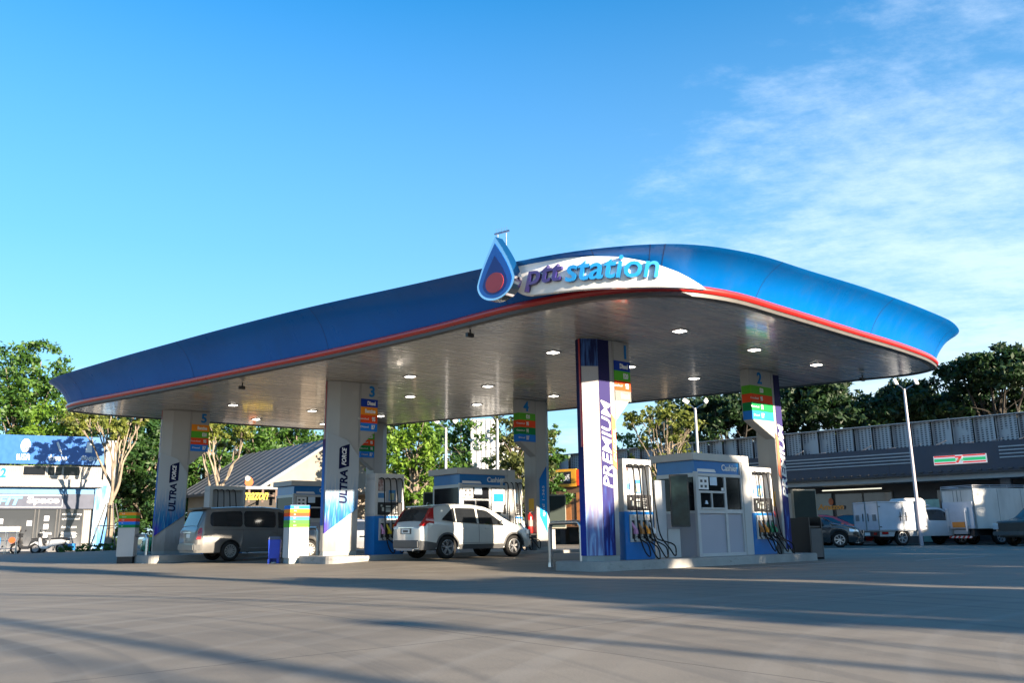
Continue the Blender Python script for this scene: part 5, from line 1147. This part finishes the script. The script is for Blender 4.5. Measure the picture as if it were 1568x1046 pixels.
# convenience store sign
def fsign(x0, x1, z0, z1):
    t2 = thing('store_sign', 'red, green and white striped sign with a numeral 7 on the dark store fascia', 'sign', F2(x0, -1.34, z0), aF); L_, H_ = x1-x0, z1-z0
    mb = MB(); mb.box(0, L_, -.12, 0, 0, H_); mb.make('case', mat('sign_case_white', (.65, .65, .63), .4, emit=(.9, .9, .9), estr=.10), t2)
    RS = mat('sign_red_lit', (.60, .04, .03), .4, emit=(.8, .03, .03), estr=.18); GS = mat('sign_green_lit', (.02, .36, .12), .4, emit=(.02, .6, .2), estr=.15)
    for a, b, m_ in ((.84, .98, RS), (.34, .66, GS), (.10, .24, RS)):
        mb = MB(); mb.box(.03, L_*.42, -.13, -.121, H_*a, H_*b); mb.box(L_*.56, L_-.03, -.13, -.121, H_*a, H_*b); mb.make('stripe', m_, t2)
    mb = MB(); mb.box(L_*.425, L_*.555, -.15, -.121, .02, H_-.02); lp = mb.make('logo_plate', MATS['sign_case_white'], t2)
    text('numeral', '7', .6, RS, lp, (L_*.49, -.155, H_*.12), width=.34, height=H_*.76, align='CENTER', bold=.03)
    text('logo_text', 'ELEVEn', .1, GS, lp, (L_*.49, -.165, H_*.36), width=.42, height=.09, align='CENTER')
    return t2
fsign(2.35, 4.75, 3.84, 4.28)
# projecting perforated fins above the roof
fin = NG('perforated_fin', col=(.36, .37, .39), rough=.5, metal=.2); s_ = fin.sep()
px1 = fin.math('MODULO', fin.math('ADD', s_[0], 500), .22); mk = fin.math('MULTIPLY', fin.math('GREATER_THAN', px1, .11), fin.math('GREATER_THAN', fin.math('MODULO', fin.math('ADD', s_[2], 500), .11), .05))
mk = fin.math('MULTIPLY', mk, fin.rng(fin.noise(.6, 2), .40, .46)); fin.color(fin.mix(mk, (.36, .37, .39), (.03, .035, .045)))
t = thing('louvre_screen', 'long screen of upright perforated grey panels above the store', 'screen wall', F2(0, 0, 0), aF)
FINM = fin.m; FING = mat('fin_edge', (.50, .50, .50), .45, metal=.3)
k = 0; x = -34.0
while x < 15.5 and k < 95:  # overlapping panels
    mb = MB(); h = 6.12 + .10*((x+34)/50); 
    mb.plate([(x, 4.92), (x+1.02, 4.92), (x+1.02, h), (x, h)], 0, .04)
    o = mb.make('screen_panel', FINM, t)
    for vtx in o.data.vertices: vtx.co.y += -(vtx.co.x-x)*.30
    mb = MB(); mb.box(x+.02, x+.07, -.02, .46, 4.92, h); mb.box(x, x+1.02, -.44, .06, h, h+.03); mb.make('panel_edge', FING, o)
    x += 1.0; k += 1
mb = MB()
mb.box(-34, 16, .46, .49, 4.9, 6.02); mb.box(-34, 16, .5, .56, 5.0, 5.06); mb.box(-34, 16, .5, .56, 5.9, 5.96); mb.make('back_rail', DGREY, t)
mb = MB()
for k in range(40): mb.box(-34+1.25*k, -33.95+1.25*k, .0, .3, 4.85, 4.95); mb.tube([(-34+1.25*k, -.8, 4.86), (-33.4+1.25*k, -.8, 4.9+.1*(k % 3))], .03, 4)
mb.make('brackets', MGREY, t)
# orange noodle shop sign at the far left end of the store
P_ = at(843, 747, 58.0); t = thing('shop_sign', 'yellow orange shop sign with a black name board, right of the pillar numbered 4', 'sign', P_, aF+R(12))
mb = MB(); mb.box(0, 2.0, -.2, 0, 0, 1.15); mb.make('board', mat('board_orange', (.60, .30, .02), .5), t)
mb = MB(); mb.box(.25, 1.65, -.22, -.201, .18, .98); bd = mb.make('name_board', BLACK, t)
text('name_text', 'อร่อยดี', .5, INKW, bd, (.95, -.225, .38), width=1.15, height=.46, align='CENTER', bold=.01)
mb = MB(); mb.box(2.0, 2.5, -.18, 0, .05, 1.1); mb.make('red_board', REDO, t)
mb = MB(); mb.box(-.2, 6, .02, 3, -2.6, -.0); mb.make('shop_front', mat('orange_front', (.12, .07, .04), .6), t)
mb = MB(); mb.box(.3, 1.5, -.02, .0, -2.5, -.6); mb.box(1.9, 2.6, -.02, .0, -2.5, -.4); mb.make('orange_door', mat('door_orange', (.40, .16, .05), .5), t)
# green promo banner by the lamp post, potted stand
P_ = at(1416, 838, 44.5); t = thing('promo_banner', 'pale green roll-up banner behind the lamp post', 'banner', (P_.x, P_.y, 0), aF+R(10))
mb = MB(); mb.box(0, .9, 0, .03, .1, 2.2); b_ = mb.make('sheet', mat('promo_green', (.28, .40, .32), .5, var=.2, scale=5), t)
mb = MB()
for k in range(5): mb.box(.12, .5+.05*k, -.006, -.001, 1.7-.2*k, 1.74-.2*k)
mb.make('print_lines', DGREEN, b_); mb = MB(); mb.box(-.05, .95, -.1, .12, 0, .1); mb.make('foot', BLACK, t)

# ------------------------------------------------------------------ lamp posts
def lamppost(label, px, Y, h, r=.075, heads=2, lean=0, m=None):
    P_ = at(px, 840, Y); t = thing('lamp_post', label, 'lamp post', (P_.x, P_.y, 0), 0, 'slender lamp posts round the forecourt')
    mb = MB(); mb.tube([(0, 0, 0), (0, 0, h)], r*1.25, 10, r2=r*.8); mb.make('pole', m or GREYW, t, smooth=50)
    for k in range(heads):
        s_ = (-1, 1)[k % 2]; mb = MB(); mb.tube([(0, 0, h-.1), (s_*.15, -.1, h+.05), (s_*.35, -.2, h+.15)], .03, 6); a = mb.make('arm', STEEL, t)
        mb = MB(); mb.box(-.10, .10, -.035, .035, -.15, .15); mb.make('floodlight', mat('floodlight', (.6, .6, .6), .3), a, loc=(s_*(.48 if heads == 2 else .1), -.25, h+.3), rot=(R(-25), s_*R(50) if not lean else 0, R(20)), bevel=.01)
    return t
lamppost('tall grey lamp post standing between the white pickup and the lorry', 1412, 40.0, 7.2, .072, 2, 1, mat('post_mauve', (.36, .34, .38), .4))
lamppost('white post with two angled floodlights left of the pillar numbered 4', 763, 43, 6.4)
lamppost('thin white post rising behind the middle booth', 682, 43, 6.0)
lamppost('white lamp post with two heads, above the right booth', 1077, 41, 6.55)
lamppost('short white post behind the blue shop sign band', 60, 62, 9.6, .12, 0)

# white corrugated noise wall piece between the trees
CG_ = NG('corrugated_grey', col=(.50, .52, .55), rough=.5, var=.05); s_ = CG_.sep(); CG_.bump(CG_.math('SINE', CG_.math('MULTIPLY', s_[0], 20)), .8, .06)
P_ = at(722, 840, 55); t = thing('noise_barrier', 'pale corrugated barrier panel between trees, left of the pillar numbered 4', 'barrier', (P_.x, P_.y, 0), R(8))
mb = MB(); mb.box(0, 1.7, 0, .1, 0, 8.0); mb.make('sheet', CG_.m, t); mb = MB(); mb.box(1.7, 3.5, 0, .1, 0, 6.6); mb.make('sheet', CG_.m, t)
mb = MB(); 
for x in (0, 1.0, 1.7): mb.box(x-.04, x+.04, -.05, -.001, 0, 8.0)
for z in (2, 4.9, 7.9): mb.box(0, 1.7, -.04, -.002, z, z+.06)
mb.make('frame', GREYW, t)

# ------------------------------------------------------------------ vegetation
def leafmat(name, a, b, c, tr=.35):
    m = bpy.data.materials.new(name); m.use_nodes = True; n = m.node_tree.nodes; l = m.node_tree.links; bs = n['Principled BSDF']; bs.inputs['Roughness'].default_value = .55
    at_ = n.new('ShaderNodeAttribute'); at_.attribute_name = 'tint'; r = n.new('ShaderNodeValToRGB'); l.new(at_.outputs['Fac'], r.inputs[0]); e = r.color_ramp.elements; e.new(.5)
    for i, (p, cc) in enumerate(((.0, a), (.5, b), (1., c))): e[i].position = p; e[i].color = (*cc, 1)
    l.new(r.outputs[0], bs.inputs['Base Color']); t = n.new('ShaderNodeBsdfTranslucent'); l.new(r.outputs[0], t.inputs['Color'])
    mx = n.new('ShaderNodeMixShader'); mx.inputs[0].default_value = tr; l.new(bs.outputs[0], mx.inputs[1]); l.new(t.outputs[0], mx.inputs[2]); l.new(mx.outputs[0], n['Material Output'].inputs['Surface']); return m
LF = {'dark': leafmat('leaf_dark', (.012, .038, .009), (.022, .068, .013), (.05, .11, .016)),
      'mid': leafmat('leaf_mid', (.02, .06, .009), (.042, .11, .014), (.10, .19, .02)),
      'bright': leafmat('leaf_bright', (.05, .115, .01), (.095, .19, .014), (.19, .29, .03)),
      'olive': leafmat('leaf_olive', (.04, .055, .014), (.075, .095, .02), (.14, .15, .04)),
      'yellow': leafmat('leaf_yellow', (.06, .09, .012), (.12, .15, .02), (.21, .22, .04)),
      '_': None, 'rain': leafmat('leaf_rain', (.007, .022, .007), (.014, .042, .011), (.035, .075, .015))}
BARK = mat('bark', (.16, .13, .10), .85, var=.3, scale=5, bump=.5, bscale=12); BARKD = mat('bark_dark', (.035, .03, .025), .9, var=.3, scale=5); BARKL = mat('bark_pale', (.19, .155, .115), .85, var=.25, scale=4, bump=.4, bscale=12)
def crown_mesh(name, m, blobs, n, leaf, seed, sparse=1.0):
    """blobs: (cx,cy,cz,rx,ry,rz). leaf clumps scattered in the shell of every blob"""
    r = np.random.RandomState(seed); V = []; F = []; Tn = []
    vol = np.array([b[3]*b[4]*b[5] for b in blobs])**.75; cnt = (n*vol/vol.sum()).astype(int)
    for b, c in zip(blobs, cnt):
        per = 26; nc = max(5, c//per)
        d = r.normal(size=(nc, 3)); d /= np.linalg.norm(d, axis=1)[:, None]; rad = r.uniform(.45, 1.0, nc)**.6
        cc = np.array(b[:3]) + d*rad[:, None]*np.array(b[3:]); cr = r.uniform(.10, .26, nc)*min(b[3], b[4], b[5]*1.6)+leaf*.8; tone = r.uniform(-.22, .22, nc)
        for q in range(nc):
            k = per; off = r.normal(size=(k, 3)); off /= np.linalg.norm(off, axis=1)[:, None]; off *= (r.uniform(.2, 1.15, k)**.7)[:, None]*cr[q]; off[:, 2] *= .6
            p = cc[q]+off; nn = off/cr[q]*.7 + r.normal(size=(k, 3))*.7 + [0, 0, .5]; nn /= np.linalg.norm(nn, axis=1)[:, None]
            a = np.cross(nn, r.normal(size=(k, 3))); a /= np.linalg.norm(a, axis=1)[:, None]; bb = np.cross(nn, a); s = leaf*r.uniform(.55, 1.25, k)[:, None]
            i0 = len(V)*0
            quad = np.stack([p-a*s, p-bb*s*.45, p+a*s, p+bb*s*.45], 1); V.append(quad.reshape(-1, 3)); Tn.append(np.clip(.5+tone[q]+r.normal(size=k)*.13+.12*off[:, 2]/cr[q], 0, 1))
    V = np.concatenate(V); Tn = np.concatenate(Tn); nq = len(V)//4
    me = bpy.data.meshes.new(name); me.vertices.add(len(V)); me.vertices.foreach_set('co', V.ravel()); me.loops.add(nq*4); me.loops.foreach_set('vertex_index', np.arange(nq*4)); me.polygons.add(nq)
    me.polygons.foreach_set('loop_start', np.arange(nq)*4); me.polygons.foreach_set('loop_total', np.full(nq, 4)); me.update()
    at_ = me.attributes.new('tint', 'FLOAT', 'FACE'); at_.data.foreach_set('value', Tn.astype(np.float32)); me.materials.append(m); me.validate(); return me
def limbs(mb, base, tips, r0, seed, fork=.45):
    r_ = random.Random(seed); top = Vector(base) + Vector((0, 0, 0))
    for tp in tips:
        tp = Vector(tp); mid = top.lerp(tp, .5)+Vector((r_.uniform(-.3, .3), r_.uniform(-.3, .3), r_.uniform(-.1, .4))); L_ = crom3([top, mid, tp], 4)
        mb.tube(L_, r0*.55, 6, r2=r0*.10, cap=False)
        for k in range(4):
            s = L_[2+k]; e = s + Vector((r_.uniform(-1, 1), r_.uniform(-1, 1), r_.uniform(.2, 1)))*(tp-top).length*.3; mb.tube([s, s.lerp(e, .5)+Vector((0, 0, .08)), e], r0*.2, 4, r2=r0*.04, cap=False)
NT = [0]
def tree(label, px, Y, h, w, kind='mid', low=.25, n=3200, leaf=.2, style='round', bark=BARK, group='trees behind the forecourt', loc=None, cat='tree', name='broadleaf_tree'):
    NT[0] += 1; seed = NT[0]*13; r_ = random.Random(seed)
    P_ = Vector(loc) if loc else at(px, 840, Y); t = thing(name, label, cat, (P_.x, P_.y, 0), r_.uniform(0, 6), group)
    if kind == 'rain': bark = BARKD
    rx = w/2; z0 = h*low; blobs = []
    if style == 'umbrella':
        for k in range(9): a = 2*math.pi*k/9+r_.uniform(-.3, .3); q = rx*r_.uniform(.45, .72); blobs.append((q*math.cos(a), q*math.sin(a), h*r_.uniform(.66, .86), rx*.36, rx*.36, h*.10))
        for k in range(4): a = r_.uniform(0, 6.28); blobs.append((rx*.25*math.cos(a), rx*.25*math.sin(a), h*r_.uniform(.84, .91), rx*.4, rx*.4, h*.085))
        for k in range(4): a = r_.uniform(0, 6.28); blobs.append((rx*.5*math.cos(a), rx*.5*math.sin(a), h*r_.uniform(.5, .62), rx*.25, rx*.25, h*.06))
    else:
        nb = 11
        for k in range(nb):
            f = (k+.5)/nb; z = z0+(h-z0)*(.12+.80*f); prof = math.sin(math.pi*min(1, .18+.75*f))**.6 if style == 'round' else (1-.65*f)
            a = k*2.4+r_.uniform(-.5, .5); q = rx*.5*prof*r_.uniform(.6, 1.05); br = rx*(.34+.22*prof)*r_.uniform(.8, 1.15); blobs.append((q*math.cos(a), q*math.sin(a), min(z, h-br*.55), br, br, br*.75))
        blobs.append((0, 0, z0+(h-z0)*.5, rx*.5, rx*.5, (h-z0)*.38))
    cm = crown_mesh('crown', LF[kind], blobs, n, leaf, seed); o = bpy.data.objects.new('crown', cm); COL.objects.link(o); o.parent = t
    mb = MB(); zt = h*(.42 if style == 'umbrella' else max(low, .3)); lean = (r_.uniform(-.3, .3), r_.uniform(-.3, .3)); r0 = max(.10, h*.022)
    mb.tube([(0, 0, -.05), (lean[0]*.3, lean[1]*.3, zt*.4), (lean[0], lean[1], zt)], r0, 9, r2=r0*.65)
    limbs(mb, (lean[0], lean[1], zt*.97), [(b[0], b[1], b[2]) for b in blobs], r0, seed); mb.make('trunk', bark, t, smooth=60); return t
def bare_tree(label, px, Y, h, w, zf, seed, r0=.2, leafn=160, kind='yellow', name='pollarded_tree'):
    P_ = at(px, 840, Y); t = thing(name, label, 'tree', (P_.x, P_.y, 0), 0, 'pollarded trees with bare upright limbs'); r_ = random.Random(seed); mb = MB(); tips = []
    mb.tube([(0, 0, 0), (.1, 0, zf*.5), (0, 0, zf)], r0, 10, r2=r0*.85)
    def grow(p, d, L, r, lv):
        q = p + d*L; bend = Vector((r_.uniform(-1, 1), r_.uniform(-1, 1), r_.uniform(-.3, .6)))*L*.10; P2 = crom3([p, p.lerp(q, .5)+bend, q], 3); mb.tube(P2, r, 7 if lv < 2 else 4, r2=r*.62, cap=False)
        if lv >= 4 or r < .008: tips.append(q); return
        for k in range(r_.choice((2, 2, 3) if lv else (3, 3))):
            dd = (d + Vector((r_.uniform(-1, 1)*w, r_.uniform(-1, 1)*w, r_.uniform(-.1, .5)))*(.42 if lv else .55)).normalized(); dd.z = max(dd.z, .25); grow(q, dd.normalized(), L*r_.uniform(.62, .88), r*.66, lv+1)
    for k in range(4):
        a = 2*math.pi*k/4+r_.uniform(-.4, .4); grow(Vector((0, 0, zf)), Vector((math.cos(a)*.42*w, math.sin(a)*.42*w, 1)).normalized(), (h-zf)*.32, r0*.55, 1)
    mb.make('limbs', BARKL, t, smooth=60)
    if leafn:
        sel = r_.sample(tips, min(len(tips), 26)); cm = crown_mesh('sparse_leaves', LF[kind], [(q.x, q.y, q.z, .45, .45, .4) for q in sel], leafn*6, .12, seed); o = bpy.data.objects.new('sparse_leaves', cm); COL.objects.link(o); o.parent = t
    return t
# left group
tree('tallest tree at the left edge, pale blossom tufts over the blue shop', 8, 63, 15.2, 10, 'mid', .25, 15000, .20)
tree('light green feathery tree just above the blue shop sign', 78, 61, 10.6, 8.5, 'bright', .25, 9000, .18)
tree('yellow green tree behind the white pier of the blue shop', 140, 60, 10.6, 7.5, 'olive', .15, 8500, .17)
tree('dark bushy tree filling the gap left of the pillar numbered 5', 205, 56, 9.8, 6.5, 'dark', .05, 9000, .19)
tree('mid green tree rising over the taxi', 250, 60, 11, 7, 'mid', .1, 8000, .18)
tree('rounded green tree behind the bare limbs right of the pillar numbered 5', 310, 60, 11, 9, 'mid', .08, 9500, .18)
tree('leafy tree above the left slope of the cafe roof', 385, 62, 11.2, 8, 'mid', .12, 9000, .18)
tree('bright topped tree just under the canopy edge, behind the cafe roof', 455, 64, 10.6, 8, 'mid', .2, 8000, .18)
tree('dark tree standing behind the cafe ridge', 420, 70, 10.5, 9, 'dark', .1, 3600, .22)
bare_tree('pollarded tree with pale bare limbs in front of the white pier', 163, 46, 7.6, .62, 2.6, 5, .19)
bare_tree('pollarded tree with pale bare limbs above the silver van', 328, 48, 7.4, .85, 2.6, 9, .2)
# middle group
tree('bright green leafy tree right of the pillar numbered 3', 628, 45, 8.2, 5.2, 'bright', .06, 6500, .16, group='trees seen between the pillars')
tree('dark green tree behind the thin white post', 706, 56, 9.4, 6.2, 'mid', .05, 5000, .18, group='trees seen between the pillars')
tree('olive tree with brownish leaves around the floodlight post', 800, 46, 7.9, 4.6, 'olive', .12, 5600, .15, group='trees seen between the pillars')
tree('narrow green tree just right of the pillar numbered 4', 845, 50, 7.4, 2.6, 'mid', .1, 2800, .15, group='trees seen between the pillars')
tree('bushy tree between the cafe gable and the bright tree', 572, 58, 8.5, 6, 'olive', .05, 3600, .18, group='trees seen between the pillars')
tree('deep green tree filling behind the middle booth', 660, 62, 9.6, 8, 'dark', .05, 4200, .2, group='trees seen between the pillars')
# right group
tree('low rounded tree crown over the screen, right of the pillar numbered 1', 962, 78, 9.6, 8.5, 'mid', .35, 3400, .22)
tree('dark tree crown behind the sparse tree near the right booth', 1068, 72, 13.2, 9, 'rain', .35, 5200, .22)
tree('sparse yellowish tree with thin upright branches behind the right booth', 1030, 50, 8.6, 5.2, 'yellow', .3, 900, .15, bark=BARKL)
bare_tree('thin branching tree inside the yellowish foliage behind the right booth', 1022, 49, 8.0, .7, 2.6, 21, .12, 240)
for (px, Y, h, w_, lab) in ((1135, 68, 12.0, 9, 'flat topped dark tree left of the pillar numbered 2'), (1225, 70, 13.6, 10, 'flat topped dark tree just right of the pillar numbered 2'), (1300, 68, 13.2, 10, 'flat topped dark tree under the right tip of the canopy'),
                       (1378, 72, 12.6, 9, 'flat topped dark tree behind the tall grey lamp post'), (1440, 68, 12.7, 11, 'flat topped dark tree right of the tall grey lamp post'), (1500, 72, 12.3, 12, 'dark tree above the striped store sign')):
    tree(lab, px, Y, h, w_, 'rain', .3, 9000, .25, 'umbrella', group='dark spreading trees behind the store', name='spreading_tree')
tree('tallest dark tree at the right edge of the frame', 1556, 62, 13.9, 9, 'rain', .3, 11000, .25, 'umbrella', group='dark spreading trees behind the store', name='spreading_tree')
# hedge at the pier, grass verge
P_ = at(150, 848, 45.5); cm = crown_mesh('hedge', LF['mid'], [(k*.45-1.6, 0, .22, .4, .4, .26) for k in range(8)], 2600, .07, 77); o = bpy.data.objects.new('low_hedge', cm); COL.objects.link(o); o.location = (P_.x, P_.y, 0); tag(o, 'clipped low green hedge round the foot of the pale pollarded tree', 'hedge')
# stays round the pollarded tree
P_ = at(163, 848, 45.8); t = thing('tree_stakes', 'dark metal stakes propping the pollarded tree before the white pier', 'tree support', (P_.x, P_.y, 0), 0)
mb = MB()
for k in range(4):
    a = R(45+90*k); mb.tube([(1.0*math.cos(a), .8*math.sin(a), 0), (.25*math.cos(a), .2*math.sin(a), 2.55)], .035, 6)
mb.make('stake', BLACK, t)
mb = MB()
for z, q in ((2.4, .3), (1.4, .62)):
    L_ = [(q*math.cos(R(45+90*k)), q*.8*math.sin(R(45+90*k)), z) for k in range(5)]; mb.tube(L_, .02, 5)
mb.make('ring', BLACK, t)
# white roll-up board left of the hoop
P_ = at(199, 842, 34.5); t = thing('advert_board', 'narrow white advertising board behind the left steel hoop', 'sign board', (P_.x, P_.y, 0), R(-15))
mb = MB(); mb.box(0, .30, 0, .05, .1, 1.7); b_ = mb.make('board', INKW, t); mb = MB(); mb.box(.05, .25, -.006, -.001, .5, .95); mb.make('print', NG('advert_print', col=(.5, .2, .12), rough=.5, var=.6, scale=9, col2=(.6, .5, .4)).m, b_); mb = MB(); mb.box(0, .3, -.1, .15, 0, .1); mb.make('foot', BLACK, t)
# far-off wood closing the horizon
bl_ = []; r_ = random.Random(3)
for k in range(95):
    q = -85+1.9*k; bl_.append((q, 92+r_.uniform(-5, 5)+abs(q)*.0, r_.uniform(1.5, 5.2), 4.2, 3, 3.0))
cm = crown_mesh('far_wood', LF['dark'], bl_, 30000, .42, 5); o = bpy.data.objects.new('far_wood', cm); COL.objects.link(o); tag(o, 'far off dark wood reading as one mass behind the trees', 'woodland', kind='stuff')

# overhead wires
def wire(label, a, b, sag, r=.012):
    A, B = Vector(a), Vector(b); pts = [A.lerp(B, k/20)-Vector((0, 0, sag*4*(k/20)*(1-k/20))) for k in range(21)]
    mb = MB(); mb.tube([p-A for p in pts], r, 4); o = mb.make('overhead_cable', BLACK, None, loc=A); tag(o, label, 'cable', 'cables hung over the far side'); return o
wire('upper cable crossing the sky right of the pillar numbered 4', at(820, 696, 62), at(1000, 684, 72), .5, .02)
wire('lower cable crossing the sky right of the pillar numbered 4', at(820, 704, 62), at(1000, 694, 72), .5, .02)
wire('dark cable crossing the tree behind the thin white post', at(600, 690, 50), at(760, 686, 52), .2, .02)

# ------------------------------------------------------------------ neighbours behind and beside the camera (they throw the long morning shadows)
S_ = Vector((SX, SY, 0)); N_ = Vector((-SY, SX, 0))
def caster(c, d): return N_*c + S_*d
for i, (c, d, h, w_, low, n, lf) in enumerate(CAST):
    tree('roadside tree behind the photographer, number %d along the kerb' % (i+1) if False else 'roadside tree standing behind the viewpoint', 0, 0, h, w_, 'mid', low, n, lf, loc=caster(c, d), group='roadside trees behind the viewpoint')
pts = [(-11, 13.2), (-7.1, 12.3), (-3.0, 10.5), (0, 8.5), (2.9, 5.3), (5.5, 1.5)]; K_ = 6.5/math.tan(SUN_EL)
mb = MB(); A_ = Vector((pts[0][0], pts[0][1], 6.5))+S_*K_; mb.tube([p-A_ for p in crom3([Vector((x, y, 6.5))+S_*K_ for x, y in pts], 5)], .035, 5); o = mb.make('overhead_cable', BLACK, None, loc=A_); tag(o, 'thick cable strung overhead behind the viewpoint', 'cable')
for c, d, h, r in CPOST:
    P_ = caster(c, d); t = thing('utility_pole', 'slim concrete pole standing behind the viewpoint', 'utility pole', (P_.x, P_.y, 0), 0, 'poles behind the viewpoint')
    mb = MB(); mb.tube([(0, 0, 0), (0, 0, h)], r, 8, r2=r*.8); mb.make('pole', CONC, t)
    if c == 5.03:
        mb = MB(); mb.box(-.22, .22, -.14, .14, h-.1, h+.12); mb.make('lamp_head', GREYW, t, bevel=.03)
